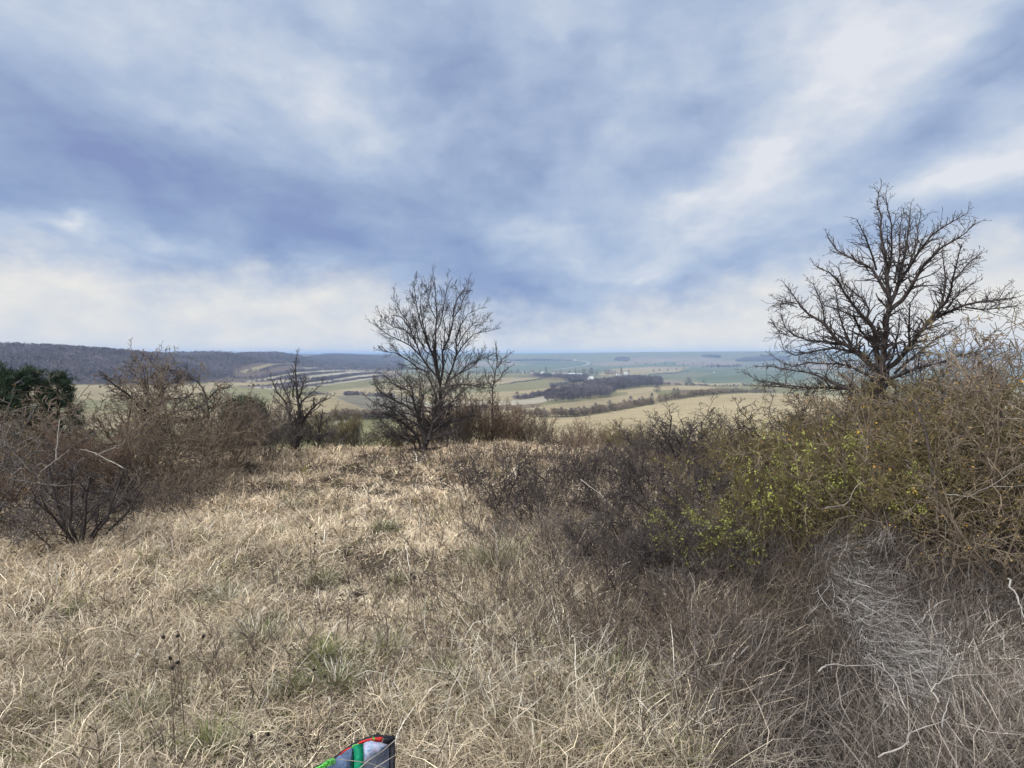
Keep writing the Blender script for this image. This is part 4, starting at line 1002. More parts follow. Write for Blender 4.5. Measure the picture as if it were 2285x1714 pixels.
stick(cL([(620, 920), (740, 870), (800, 845)]), 7.0, 7.2, .007, 'pale twig pointing right in front of the left thicket')
stick(cL([(260, 1030), (350, 960), (450, 880)]), 6.7, 6.8, .007, 'pale twig rising right beside the upright stick')

# --- pines ---------------------------------------------------------------------
needle = material('pine_needles', (.030, .050, .021), noise=[(3, .6, 1.5)], rough=.6, trans=.15)
pinebark = material('pine_bark', (.14, .09, .06), noise=[(12, .6, 1.4)])
def pine(seed, loc, H, wd, label):
    rs = np.random.RandomState(seed); RR = random.Random(seed)
    root = empty('pine_tree', loc, label, 'pine tree', 'pines at the left edge')
    lines = [([(0, 0, 0), (.05, 0, H * .35), (-.03, .04, H * .7), (0, 0, H * .96)], .11, .02)]
    cl = []
    for i in range(40):
        t = .22 + .78 * (i / 40.0); a = i * 2.4 + RR.uniform(-.4, .4)
        L = wd * (1.02 - t) ** .6 * RR.uniform(.6, 1.15) + .12; z0 = H * t
        e = (math.sin(a) * L, math.cos(a) * L, z0 + L * .28)
        lines.append(([(0, 0, z0), (e[0] * .5, e[1] * .5, z0 + L * .06), (e[0] * .8, e[1] * .8, z0 + L * .16), e], .022, .006))
        for k in (.6, .8, 1.0):
            for _ in range(2):
                cl.append((e[0] * k + RR.gauss(0, .08), e[1] * k + RR.gauss(0, .08), z0 + L * .28 * k + RR.gauss(0, .05)))
    V, Fq = tubes(lines, 5); link('trunk', mesh('pine_trunk', V, [Fq], pinebark), root)
    C0 = np.array(cl); n = 48; P = np.repeat(C0, n, 0); N = len(P)
    d = rs.normal(0, 1, (N, 3)); d[:, 2] = d[:, 2] * .8 + .55; d /= np.linalg.norm(d, axis=1, keepdims=True)
    P = P + rs.normal(0, .05, (N, 3)); s = rs.uniform(.08, .17, (N, 1)); w = np.cross(d, rs.normal(0, 1, (N, 3))); w /= np.linalg.norm(w, axis=1, keepdims=True)
    V = np.stack([P - w * .007, P + w * .007, P + d * s + w * .004, P + d * s - w * .004], 1).reshape(-1, 3)
    link('crown', mesh('pine_crown', V, [np.arange(4 * N).reshape(-1, 4)], needle), root)
PD = 22.0
for seed, c, top, wd, lab in ((1, -2, 808, .9, 'dark pine cut by the left edge of the photo'), (2, 62, 812, 1.15, 'broad dark pine in the middle of the three at left'), (3, 128, 822, .95, 'dark pine at the right of the three beside the thicket'),
                              (5, -110, 790, 1.2, 'pine beyond the left edge of the photo')):
    D = PD + seed * .5; b = gp(c, D); tp = at(c, top, D)
    pine(seed, b, (tp[2] - b[2]) * .95, wd * .9, lab)
b = gp(545, 14.0); tp = at(545, 905, 14.0); pine(9, b, tp[2] - b[2], .35, 'small dark juniper-like conifer poking out of the thicket')

# --- undergrowth: dead stems that nobody could count ------------------------------
np.random.seed(31); RU = random.Random(31)
lines = []
def under(n, cx, cy, sx, sy, h0, h1, Dj=.0):
    fn = by_pixels(cx, cy, sx, sy); x, y, D = fn(n); z = zt(x, y)
    for i in range(n):
        h = RU.uniform(h0, h1); a = RU.uniform(0, 6.28); t = abs(RU.gauss(0, .55)); d = (math.sin(t) * math.cos(a), math.sin(t) * math.sin(a), math.cos(t))
        p = (x[i], y[i], z[i]); pts = [p]
        for k in range(3):
            d = unit((d[0] + RU.gauss(0, .22), d[1] + RU.gauss(0, .22), d[2] + RU.gauss(0, .15)))
            p = (p[0] + d[0] * h / 3, p[1] + d[1] * h / 3, p[2] + d[2] * h / 3); pts.append(p)
        r = max(.0014, D[i] * .00035); lines.append((pts, r * 1.5, r * .7))
        for k in (1, 2):
            q = pts[k]; 
            for _q in range(2):
              e = unit((d[0] + RU.gauss(0, .8), d[1] + RU.gauss(0, .8), d[2] + RU.gauss(0, .5))); l = h * RU.uniform(.15, .4)
              lines.append(([q, (q[0] + e[0] * l, q[1] + e[1] * l, q[2] + e[2] * l)], r, r * .6))
under(1500, 1400, 1230, 270, 120, .15, .5); under(700, 1450, 1380, 230, 80, .12, .4); under(1800, 1950, 1290, 220, 60, .2, .55); under(1500, 1650, 1380, 160, 110, .12, .4)
under(700, 1500, 1060, 150, 25, .2, .5); under(220, 250, 1090, 200, 30, .2, .5); under(500, 1250, 1030, 250, 15, .15, .4); under(500, 700, 1400, 400, 180, .1, .3)
under(1400, 1850, 1500, 220, 120, .1, .35); under(500, 1300, 1520, 200, 80, .1, .3)
V, Fq = tubes(lines, 3)
o = link('undergrowth', mesh('undergrowth', V, [Fq], material('dead_stems', (.085, .063, .050), noise=[(6, .5, 1.7)])))
setp(o, 'tangle of dead brown stems and twigs between the shrubs', 'undergrowth', kind='stuff')

# --- dry seed heads ---------------------------------------------------------------
headm = material('seed_head', (.075, .055, .05), noise=[(60, .6, 1.5)])
def weed(px, py, D, h, label, heads=2):
    b = np.array(gp(px, D)); root = empty('dry_weed', b, label, 'weed', 'dry weeds with dark seed heads')
    RR = random.Random(int(px)); ls = []; hv = []
    top = (RR.uniform(-.04, .04), RR.uniform(-.02, .05), h)
    ls.append(([(0, 0, 0), (top[0] * .4, top[1] * .4, h * .4), (top[0] * .8, top[1] * .8, h * .75), top], .0028, .0018)); ends = [top]
    for k in range(heads - 1):
        q = (top[0] * .6, top[1] * .6, h * RR.uniform(.5, .7)); e = (q[0] + RR.uniform(-.09, .09), q[1] + RR.uniform(-.05, .05), h * RR.uniform(.8, .98))
        ls.append(([q, ((q[0] + e[0]) / 2 + .01, (q[1] + e[1]) / 2, (q[2] + e[2]) / 2 - .01), e], .002, .0015)); ends.append(e)
    V, Fq = tubes(ls, 5); link('stalk', mesh('weed_stalk', V, [Fq], bark['brown']), root)
    for e in ends:
        rs = np.random.RandomState(RR.randrange(999)); n = 60; d = rs.normal(0, 1, (n, 3)); d /= np.linalg.norm(d, axis=1, keepdims=True); d[:, 2] += .3
        w = np.cross(d, rs.normal(0, 1, (n, 3))); w /= np.linalg.norm(w, axis=1, keepdims=True); P = np.array(e) + d * .001; s = rs.uniform(.005, .009, (n, 1))
        V = np.stack([P - w * .003, P + w * .003, P + d * s + w * .001, P + d * s - w * .001], 1).reshape(-1, 3)
        link('seed_head', mesh('seed_head', V, [np.arange(4 * n).reshape(-1, 4)], headm), root)
weed(370, 1700, 2.55, .42, 'dry weed with two dark heads at lower left', 3); weed(395, 1700, 2.7, .5, 'tallest dry weed with forked dark heads at lower left', 3)
weed(680, 1600, 2.75, .22, 'short dry weed with two dark heads above the bag', 2); weed(530, 1680, 2.5, .12, 'small weed with pale rimmed heads left of the bag', 2)
weed(900, 1440, 3.6, .4, 'thin dry weed in the open grass near the centre', 2); weed(1210, 1400, 3.9, .5, 'thin tall dry stem beside the low blackthorns', 1)
weed(690, 1330, 4.3, .5, 'reddish dry weed in the open grass', 3); weed(860, 1080, 7.6, .6, 'faint dry weed far back in the open grass', 3)

# --- green tussocks -----------------------------------------------------------------
def tussock(px, D, r, label, green=.7):
    b = np.array(gp(px, D)); rs = np.random.RandomState(int(px)); np.random.seed(int(px)); n = 420
    th = rs.uniform(0, 2 * np.pi, n); rr = np.abs(rs.normal(0, r * .35, n)); B = np.stack([rr * np.sin(th), rr * np.cos(th), rr * 0], -1)
    l0 = rs.uniform(.05, .5, n) + rr; l1 = l0 + rs.uniform(.5, 1.5, n)
    C = np.where((rs.rand(n) < green)[:, None], pick(GREENB * .9, n), pick(STRAW, n))
    V, Fq, C = blades(B, th, l0, l1, rs.uniform(.5, 1.25, n) * r * 1.3, rs.uniform(.7, 1.3, n) * max(.003, D * .0008), C, 4)
    o = link('grass_tussock', mesh('grass_tussock', V, [Fq], grass_mat, C)); o.location = b; setp(o, label, 'grass tussock', 'green tussocks')
tussock(1105, 4.55, .26, 'large tussock with a dark green heart beside the shrubs', .6); tussock(740, 2.95, .12, 'olive tussock above the bag', .6); tussock(445, 2.6, .12, 'bright green tuft at lower left', .85)
tussock(860, 3.3, .13, 'olive tuft right above the bag', .5); tussock(560, 3.5, .14, 'small dull green tuft in the open grass left of centre', .5); tussock(500, 4.4, .15, 'green tinged tuft in the middle left grass', .4)
RT_ = random.Random(8); TS = []
for k in range(14):
    D = RT_.uniform(2.6, 8.5); TS.append((RT_.uniform(60, 1000) if D < 6 else RT_.uniform(200, 1100), D, RT_.uniform(.06, .11) * (1 + D * .05), RT_.uniform(.5, .85)))
for k, (c, D, r_, g_) in enumerate(sorted(TS)):
    tussock(c, D, r_, 'small faint green tuft in the open straw, %s of fourteen counted from the left' % ['first', 'second', 'third', 'fourth', 'fifth', 'sixth', 'seventh', 'eighth', 'ninth', 'tenth', 'eleventh', 'twelfth', 'thirteenth', 'last'][k], g_)
tussock(1360, 2.9, .16, 'green tuft among the long straw right of the bag', .5); tussock(990, 2.9, .12, 'small olive tuft right of the bag', .5)

# ------------------------------------------------------------------ far trees
twf = material('far_twigs', (.128, .108, .122), rough=1, spec=0, noise=[(.05, .8, 1.2), (.009, .65, 1.35)], var=.12)
twfb = material('far_twigs_brown', (.20, .155, .115), rough=1, spec=0, noise=[(.05, .75, 1.25)], var=.12)
con = material('far_conifer', (.045, .065, .045), rough=1, spec=0)
def puff_mesh(rs, n, w, bare=True):
    """unit-height leafless tree for the distance: a trunk and a fan of twig slivers"""
    V, Fq = tubes([([(0, 0, 0), (0, 0, .3), (0, 0, .6)], .02 * w / .05, .01)], 3)
    th = rs.uniform(0, 2 * np.pi, n); u = rs.uniform(0, 1, n) ** .5
    c = np.stack([.32 * u * np.sin(th), .32 * u * np.cos(th), rs.uniform(.28, .92, n)], -1)
    k = np.clip((c[:, 2] - .28) / .64, 0, 1); c[:, :2] *= (np.sin(np.pi * np.clip(k * .8 + .18, 0, 1)) ** .7)[:, None]
    d = np.stack([c[:, 0] * 1.6, c[:, 1] * 1.6, np.full(n, .35)], -1) + rs.normal(0, .15, (n, 3)); d /= np.linalg.norm(d, axis=1, keepdims=True)
    s = np.cross(d, rs.normal(0, 1, (n, 3))); s /= np.linalg.norm(s, axis=1, keepdims=True)
    L = rs.uniform(.08, .2, (n, 1)); ww = w * rs.uniform(.5, 1.2, (n, 1))
    W = np.stack([c - d * L * .5 - s * ww * .5, c - d * L * .5 + s * ww * .5, c + d * L * .5 + s * ww * .2, c + d * L * .5 - s * ww * .2], 1).reshape(-1, 3)
    f = np.arange(4 * n).reshape(-1, 4) + len(V)
    return np.vstack([V, W]), np.vstack([Fq, f])
rs0 = np.random.RandomState(55)
PUFF = [puff_mesh(rs0, 46, .055) for _ in range(6)]
PUFFD = [puff_mesh(rs0, 150, .035) for _ in range(5)]
def mass(name, pts, hs, label, mat, cat='wood', kind='stuff', wide=1.0, dense=False, sink=.5):
    V, Fq = [], []; off = 0; rs = np.random.RandomState(len(pts)); src = PUFFD if dense else PUFF
    for i in range(len(src)):
        k = np.arange(i, len(pts), len(src))
        if not len(k): continue
        v, f = src[i]; a = rs.uniform(0, 6.28, len(k)); h = hs[k]; P = pts[k]
        ww = h * wide * rs.uniform(.85, 1.25, len(k))
        X_ = P[:, 0, None] + ww[:, None] * (v[:, 0] * np.cos(a)[:, None] - v[:, 1] * np.sin(a)[:, None])
        Y_ = P[:, 1, None] + ww[:, None] * (v[:, 0] * np.sin(a)[:, None] + v[:, 1] * np.cos(a)[:, None])
        Z_ = P[:, 2, None] - sink + h[:, None] * v[:, 2]
        V.append(np.stack([X_, Y_, Z_], -1).reshape(-1, 3)); Fq.append((np.arange(len(k))[:, None, None] * len(v) + f[None] + off).reshape(-1, 4)); off += len(k) * len(v)
    o = link(name, mesh(name, np.concatenate(V), [np.concatenate(Fq)], mat)); setp(o, label, cat, kind=kind); return o
def wood_points(n, d0, d1, a0, a1, poly, seed):
    rs = np.random.RandomState(seed); D = np.sqrt(rs.uniform(d0 ** 2, d1 ** 2, n)); a = rs.uniform(a0, a1, n)
    x, y = D * np.sin(a), D * np.cos(a); z = zt(x, y); px, py = project(x, y, z); k = inpoly(px, py, poly)
    return np.stack([x, y, z], -1)[k]
ridge = [(-1200, 600), (560, 700), (640, 792), (760, 800), (880, 815), (880, 826), (760, 824), (640, 812), (570, 812), (520, 826), (520, 845), (440, 852), (380, 858), (150, 858), (-1200, 862)]
pts = wood_points(26000, 520, 1500, -1.0, -.1, ridge, 1)
mass('woodland', pts, np.random.RandomState(2).uniform(5.5, 10, len(pts)), 'leafless purple grey woodland covering the long ridge at left', twf, wide=1.25)
pts = wood_points(16000, 1500, 3400, -.75, -.1, [(-400, 700), (700, 780), (900, 790), (900, 826), (600, 826), (400, 800), (-400, 800)], 3)
mass('woodland', pts, np.random.RandomState(4).uniform(9, 15, len(pts)), 'far blue wooded ridge behind the terraced slope', twf, wide=1.7)
copse = cropC([(820, 760), (920, 700), (1000, 640), (1350, 560), (1450, 520), (1650, 480), (1900, 440), (2350, 420), (2360, 515), (2212, 518), (1800, 560), (1740, 640), (1200, 705), (950, 735)])
pts = wood_points(9000, 450, 1100, -.02, .3, copse, 5)
mass('copse', pts[:900], np.random.RandomState(6).uniform(7, 12.5, 900)[:len(pts[:900])], 'dark leafless copse running across the middle of the valley', twf, cat='copse', wide=1.0, dense=True)

def along(pl, step, jit=1.0, seed=1):
    rs = np.random.RandomState(seed); H3 = [hit(*p) for p in pl]; out = []
    for i in range(len(H3) - 1):
        a, b = H3[i], H3[i + 1]; L = math.dist(a[:2], b[:2]); n = max(1, int(L / step))
        for k in range(n):
            t = (k + rs.rand()) / n; x, y = a[0] + (b[0] - a[0]) * t + rs.normal(0, jit), a[1] + (b[1] - a[1]) * t + rs.normal(0, jit); out.append((x, y, float(zt(x, y))))
    return np.array(out)
HEDGES = [
 (cropC([(640, 882), (1000, 888), (1250, 888), (1500, 850), (1750, 812), (2000, 770), (2250, 722)]), 1.5, 2.2, 4.2, 'near hedge with scattered trees crossing the tan fields', twfb),
 (cropD([(250, 735), (450, 695), (700, 655), (1000, 615), (1250, 595), (1450, 590), (1800, 590)]), 1.6, 2.0, 4.2, 'right end of the near hedge below the far green plain', twfb),
 (cropC([(560, 675), (690, 660), (900, 622), (1100, 585), (1300, 552), (1450, 520)]), 2.0, 2.0, 4.2, 'hedge climbing to the copse from the left', twf),
 (cropC([(300, 500), (500, 480), (700, 448), (900, 412), (960, 408)]), 3.0, 1.2, 2.2, 'thin dark hedge line between two olive fields', twf),
 (cropC([(1000, 522), (1100, 505), (1200, 490)]), 3.0, 3.0, 5.0, 'short bushy hedge left of the copse', twf),
 (cropC([(800, 385), (950, 400), (1100, 405), (1300, 420), (1420, 400)]), 3.0, 4.0, 8.0, 'hedge band below the village', twf),
 (cropC([(1220, 470), (1320, 455), (1420, 430), (1440, 420)]), 2.5, 5.0, 9.0, 'thick hedge between village and copse', twf),
 (cropC([(-100, 345), (300, 352), (500, 350), (720, 350)]), 5.0, 2.0, 6.0, 'hedge left of the village on the skyline of the olive field', twf),
 (cropC([(1550, 385), (1800, 385), (2212, 375), (2700, 330)]), 6.0, 1.5, 3.0, 'low hedge under the white farm', twf),
 (cropB([(990, 1025), (1200, 1010), (1300, 985), (1500, 962), (1700, 958), (1900, 955), (2100, 950)]), 1.2, 2.0, 4.0, 'dark hedge above the green field left of the hawthorn', twfb),
 (cropB([(1480, 680), (1600, 675), (1730, 685)]), 2.0, 2.0, 4.0, 'short hedge on the mound left of centre', twf), (cropB([(1750, 690), (1900, 695), (2100, 720)]), 2.0, 2.0, 4.5, 'short hedge running behind the hawthorn', twf),
 (cropB([(1000, 675), (1150, 672), (1280, 672)]), 3.0, 1.5, 3.0, 'dark hedge on the brow of the tan mound', twf),
 (cropB([(130, 405), (300, 405), (450, 380), (600, 330), (780, 305), (900, 318), (1150, 330)]), 3.0, 3, 6, 'uppermost hedge of the terraced slope', twf),
 (cropB([(100, 470), (300, 480), (480, 462), (700, 420), (900, 385), (1200, 360), (1500, 355)]), 2.2, 4, 8, 'second hedge of the terraced slope', twf),
 (cropB([(200, 520), (400, 512), (600, 498), (850, 455), (1000, 430), (1300, 400), (1500, 385), (1850, 388)]), 2.2, 3, 6.5, 'third hedge of the terraced slope', twf),
 (cropB([(700, 490), (1000, 485), (1150, 490), (1300, 475), (1500, 440), (1700, 420), (1950, 405)]), 1.8, 4, 8, 'thick fourth hedge of the terraced slope', twf),
 (cropB([(300, 570), (500, 572), (700, 555), (900, 525), (1150, 505), (1350, 485)]), 2.2, 2, 5, 'fifth hedge of the terraced slope', twf),
 (cropB([(450, 600), (700, 595), (900, 575), (1150, 555), (1300, 535), (1500, 505), (1750, 470), (1950, 440)]), 2.2, 3, 6, 'lowest hedge of the terraced slope', twf),
 (cropD([(960, 285), (1100, 285), (1380, 285)]), 9.0, 8, 14, 'dark windbreak far out on the green plain', twf),
 (cropD([(430, 495), (700, 500), (1000, 508), (1500, 510)]), 5.0, 1.5, 4, 'low hedge behind the pale field', twf),
]
for i, (pl, st, h0, h1, lab, m_) in enumerate(HEDGES):
    p = along(pl, st * .6, .8 + st * .25, i + 3)
    if 'terraced' in lab: h0, h1 = h0 * .55, h1 * .6
    mass('hedge', p, np.random.RandomState(i).uniform(h0 * 1.2, h1 * 1.3, len(p)), lab, m_, cat='hedge', kind=None, wide=1.6, dense=len(p) < 300, sink=.3)['group'] = 'hedges between the fields'
# lone trees, one object each
LT = [puff_mesh(rs0, 230, .028) for _ in range(4)]
LTM = [mesh('lone_tree_%d' % i, v, [f], twf) for i, (v, f) in enumerate(LT)]
def lone(px, py, h, label, grp='single trees in the valley', k=[0], wide=1.1, mat=None):
    P = hit(px, py); k[0] += 1; h = h * (.72 if 'near hedge' in label else .9)
    o = link('bare_tree', LTM[k[0] % 4] if mat is None else with_mat(LTM[k[0] % 4], mat)); o.location = P - np.array([0, 0, .3]); o.rotation_euler = (0, 0, k[0] * 1.3); o.scale = (h * wide, h * wide, h)
    setp(o, label, 'tree', grp)
ordn = ['first', 'second', 'third', 'fourth', 'fifth', 'sixth', 'seventh', 'eighth', 'ninth', 'tenth', 'eleventh', 'twelfth', 'thirteenth', 'fourteenth', 'fifteenth']
for i, (x, y) in enumerate([(325, 338), (395, 328), (500, 325), (605, 315), (695, 306)]):
    q = cropD([(x, y)])[0]; lone(q[0], q[1], 11, ordn[i] + ' round tree from the left in the row along the plain', 'row of round trees', wide=1.4)
for x, y, h, lab in ((755, 500, 14, 'round bushy tree at the end of the pale field'), (940, 478, 8, 'small tree right of the round bushy one'), (365, 600, 9, 'lone bare tree in the tan field below the copse')):
    q = cropD([(x, y)])[0]; lone(q[0], q[1], h, lab, wide=1.4)
for i, (x, y, h) in enumerate([(860, 868, 4.2), (935, 870, 4.5), (1035, 880, 7), (1120, 885, 8), (1240, 886, 7.5), (1310, 880, 7), (1400, 868, 8), (1545, 840, 9), (1715, 815, 10), (1790, 800, 6), (1890, 786, 9), (1975, 770, 11), (2080, 752, 8), (2130, 745, 8)]):
    q = cropC([(x, y)])[0]; lone(q[0], q[1], h, ordn[i] + ' tree from the left standing in the near hedge', 'trees in the near hedge', wide=.8)
for i, (x, y, h) in enumerate([(180, 710, 7), (300, 695, 9), (390, 690, 7), (470, 680, 7), (575, 668, 12), (620, 660, 11), (1340, 585, 9), (1230, 590, 7), (1480, 588, 6)]):
    q = cropD([(x, y)])[0]; lone(q[0], q[1], h, ordn[i] + ' thin tree from the left on the right part of the near hedge', 'trees on the right of the near hedge', wide=.7)
for i, (x, y, h) in enumerate([(575, 675, 8), (765, 650, 7), (840, 635, 7), (985, 505, 7), (1075, 505, 6), (1230, 560, 7), (1320, 545, 7)]):
    q = cropC([(x, y)])[0]; lone(q[0], q[1], h, ordn[i] + ' small round tree from the left between sapling and copse', 'small trees left of the copse')
for i, (x, y, h) in enumerate([(590, 345, 14), (740, 348, 10), (775, 350, 11), (860, 350, 12), (1050, 358, 10), (1110, 360, 12), (1220, 362, 12), (1400, 390, 22), (1490, 385, 24), (1550, 380, 14), (1440, 480, 16)]):
    q = cropC([(x, y)])[0]; lone(q[0], q[1], h, ordn[i] + ' bare tree from the left among the village houses', 'village trees')
for i, (x, y, h) in enumerate([(1665, 378, 16), (1690, 378, 17), (1715, 378, 17), (1750, 378, 14), (1785, 378, 15), (1860, 370, 15), (1950, 366, 14)]):
    q = cropC([(x, y)])[0]; lone(q[0], q[1], h, ordn[i] + ' bare tree from the left beside the white farm', 'trees beside the white farm', wide=.9)
for i, (x, y, h) in enumerate([(540, 420, 11), (320, 400, 9), (990, 480, 9), (1255, 315, 14), (1355, 335, 14), (1080, 300, 14), (1415, 345, 11), (1190, 318, 12)]):
    q = cropB([(x, y)])[0]; lone(q[0], q[1], h, ordn[i] + ' tree in the list of darker trees on the terraced slope', 'trees on the terraced slope', mat=con if i > 2 else None)
for i in range(9):
    q = (1420 + i * 21, 814 + (i % 3)); lone(q[0], q[1], 15, ordn[i] + ' tiny tree from the left in the far line behind the tan knoll', 'far line of trees')
# conifers in the village, far hill woods
def conifer(px, py, h, lab):
    rs = np.random.RandomState(int(px)); n = 200; t = rs.rand(n); a = rs.uniform(0, 6.28, n); r = (1 - t) * .28 * rs.uniform(.5, 1, n)
    c = np.stack([r * np.cos(a), r * np.sin(a), .08 + t * .9], -1); d = np.stack([np.cos(a), np.sin(a), -.3 + 0 * a], -1); s = np.stack([-np.sin(a), np.cos(a), 0 * a], -1)
    W = np.stack([c - s * .04, c + s * .04, c + d * .09 + s * .01, c + d * .09 - s * .01], 1).reshape(-1, 3)
    root = empty('conifer', hit(px, py), lab, 'conifer', 'dark village conifers'); root.scale = (h, h, h)
    link('crown', mesh('conifer_crown', W, [np.arange(4 * n).reshape(-1, 4)], con), root)
    V, Fq = tubes([([(0, 0, 0), (0, 0, .4), (0, 0, .9)], .03, .01)], 5); link('trunk', mesh('conifer_trunk', V, [Fq], pinebark), root)
for (x, y, h, lab) in ((930, 352, 20, 'tallest dark conifer standing over the village'), (1295, 366, 16, 'dark conifer right of the long white barn'), (1335, 366, 12, 'smaller dark conifer beside the sloping white roof'), (1860, 372, 20, 'dark conifer behind the left white farm building')):
    conifer(*cropC([(x, y)])[0], h, lab)
def farwood(poly, n, d0, d1, h0, h1, lab, seed):
    pts = wood_points(n, d0, d1, az_el(min(p[0] for p in poly), HZ)[0], az_el(max(p[0] for p in poly), HZ)[0], poly, seed)
    if len(pts): mass('woodland', pts, np.random.RandomState(seed).uniform(h0, h1, len(pts)), lab, twf, wide=1.6, sink=2)
farwood(cropD([(1320, 206), (1480, 165), (1750, 150), (2000, 160), (2000, 190), (1600, 205)]), 14000, 2600, 5200, 9, 16, 'dark blue wooded hill out on the plain left of the right tree', 11)
farwood(cropD([(930, 145), (1000, 138), (1145, 152), (1140, 158), (930, 150)]), 20000, 3600, 5100, 12, 18, 'small dark wood on the skyline of the far plain', 12)
farwood(cropC([(480, 192), (700, 180), (860, 180), (1260, 190), (1260, 200), (480, 200)]), 12000, 2600, 5200, 7, 12, 'thin line of woods on the far plain left of the road bend', 13)
farwood(cropC([(1800, 175), (1900, 160), (1960, 180), (1930, 205), (1780, 190)]), 12000, 2600, 5200, 9, 15, 'small wood on the far knoll beyond the road', 14)

# ------------------------------------------------------------------ road, houses
def ribbon(name, pl, w, mat, label):
    H3 = [hit(*p) for p in pl]; C = []
    for i in range(len(H3) - 1):
        for k in range(8): t = k / 8; C.append(H3[i] * (1 - t) + H3[i + 1] * t)
    C.append(H3[-1]); C = np.array(C); T = np.gradient(C[:, :2], axis=0); T /= np.linalg.norm(T, axis=1, keepdims=True); Nn = np.stack([-T[:, 1], T[:, 0]], -1)
    L = C[:, :2] + Nn * w / 2; Rr = C[:, :2] - Nn * w / 2
    V = np.concatenate([np.column_stack([L, zt(L[:, 0], L[:, 1]) + 2.2]), np.column_stack([Rr, zt(Rr[:, 0], Rr[:, 1]) + 2.2])]); n = len(C); k = np.arange(n - 1)
    o = link(name, mesh(name, V, [np.stack([k, k + 1, k + 1 + n, k + n], -1)], mat)); setp(o, label, 'road', kind='structure')
roadm = material('pale_road', (.30, .30, .29), noise=[(.05, .9, 1.1)])
ribbon('road', cropC([(1050, 312), (1200, 292), (1380, 264), (1440, 245), (1462, 230), (1430, 212), (1380, 197)]), 12, roadm, 'pale road bending across the far green plain')
wallm = material('white_wall', (.62, .61, .58), noise=[(.8, .92, 1.05)]); roofl = material('light_roof', (.42, .41, .40), noise=[(.8, .9, 1.1)]); roofr = material('dark_roof', (.22, .15, .13), noise=[(.8, .8, 1.2)])
wind = material('dark_window', (.05, .06, .07), rough=.2)
def house(px, py, L, Wd, h, rot, roof, label, grp='white houses in the valley'):
    P = hit(px, py); L, Wd, h = L * .75, Wd * .75, h * .8; root = empty('house', P, label, 'house', grp); root.rotation_euler = (0, 0, rot)
    l, w = L / 2, Wd / 2; rh = Wd * .32
    V = [(-l, -w, -2), (l, -w, -2), (l, w, -2), (-l, w, -2), (-l, -w, h), (l, -w, h), (l, w, h), (-l, w, h), (-l, 0, h + rh - .05), (l, 0, h + rh - .05)]
    link('wall', mesh('house_wall', V, [[(0, 1, 5, 4), (1, 2, 6, 5), (2, 3, 7, 6), (3, 0, 4, 7)], [(4, 8, 7), (5, 6, 9)]], wallm), root)
    e = .5; V = [(-l - e, -w - e, h - .15), (l + e, -w - e, h - .15), (l + e, 0, h + rh + .1), (-l - e, 0, h + rh + .1), (-l - e, w + e, h - .15), (l + e, w + e, h - .15),
                 (-l - e, -w - e, h + .15), (l + e, -w - e, h + .15), (l + e, 0, h + rh + .4), (-l - e, 0, h + rh + .4), (-l - e, w + e, h + .15), (l + e, w + e, h + .15)]
    link('roof', mesh('house_roof', V, [[(0, 1, 2, 3), (3, 2, 5, 4), (6, 7, 8, 9), (9, 8, 11, 10), (0, 1, 7, 6), (4, 5, 11, 10)]], roof), root)
    n = max(2, int(L / 5))
    for i in range(n):
        x = -l + L * (i + .5) / n
        link('window', mesh('house_window', [(x - .5, -w - .03, h * .4), (x + .5, -w - .03, h * .4), (x + .5, -w - .03, h * .8), (x - .5, -w - .03, h * .8)], [[(0, 1, 2, 3)]], wind), root)
for x, y, L, Wd, h, rot, rf, lab in ((665, 350, 13, 9, 3.4, .1, roofl, 'white house with pale roof at the left end of the village'), (890, 354, 11, 8, 4, -.2, roofl, 'small white house below the tall conifer'),
    (1245, 372, 22, 9, 3.6, .05, roofl, 'long white barn in the village'), (1342, 376, 16, 9, 3.5, .6, roofl, 'white house with slanting roof right of the long barn'),
    (1030, 360, 12, 9, 3.2, .1, roofr, 'dark roofed house in the middle of the village'), (1170, 360, 14, 9, 3.4, .1, roofr, 'dark roofed house just left of the long barn'), (760, 356, 12, 8, 3, .1, roofr, 'dark roofed house near the left end of the village'),
    (1828, 382, 15, 10, 6, .15, roofr, 'larger white farm building, left one of the two on the slope'), (1920, 376, 12, 9, 6, -.2, roofl, 'white farm building, right one of the two on the slope'),
    (1480, 470, 10, 14, 8, .1, roofl, 'tall pale building at the upper end of the copse')):
    q = cropC([(x, y)])[0]; house(q[0], q[1], L, Wd, h, rot, rf, lab)
# white vehicle raising dust on the plain
q = hit(*cropD([(1070, 350)])[0]); van = empty('farm_vehicle', q, 'white farm vehicle working on the green plain', 'vehicle')
def boxm(name, x0, x1, y0, y1, z0, z1, mat, par, bev=.0):
    V = [(x0, y0, z0), (x1, y0, z0), (x1, y1, z0), (x0, y1, z0), (x0 + bev, y0 + bev, z1), (x1 - bev, y0 + bev, z1), (x1 - bev, y1 - bev, z1), (x0 + bev, y1 - bev, z1)]
    return link(name, mesh(name, V, [[(3, 2, 1, 0), (4, 5, 6, 7), (0, 1, 5, 4), (1, 2, 6, 5), (2, 3, 7, 6), (3, 0, 4, 7)]], mat), par)
boxm('body', -3, 3, -1.3, 1.3, .8, 2.2, wallm, van, .1); boxm('cab', .2, 2.4, -1.1, 1.1, 2.2, 3.8, wallm, van, .3)
tyre = material('tyre', (.03, .03, .03))
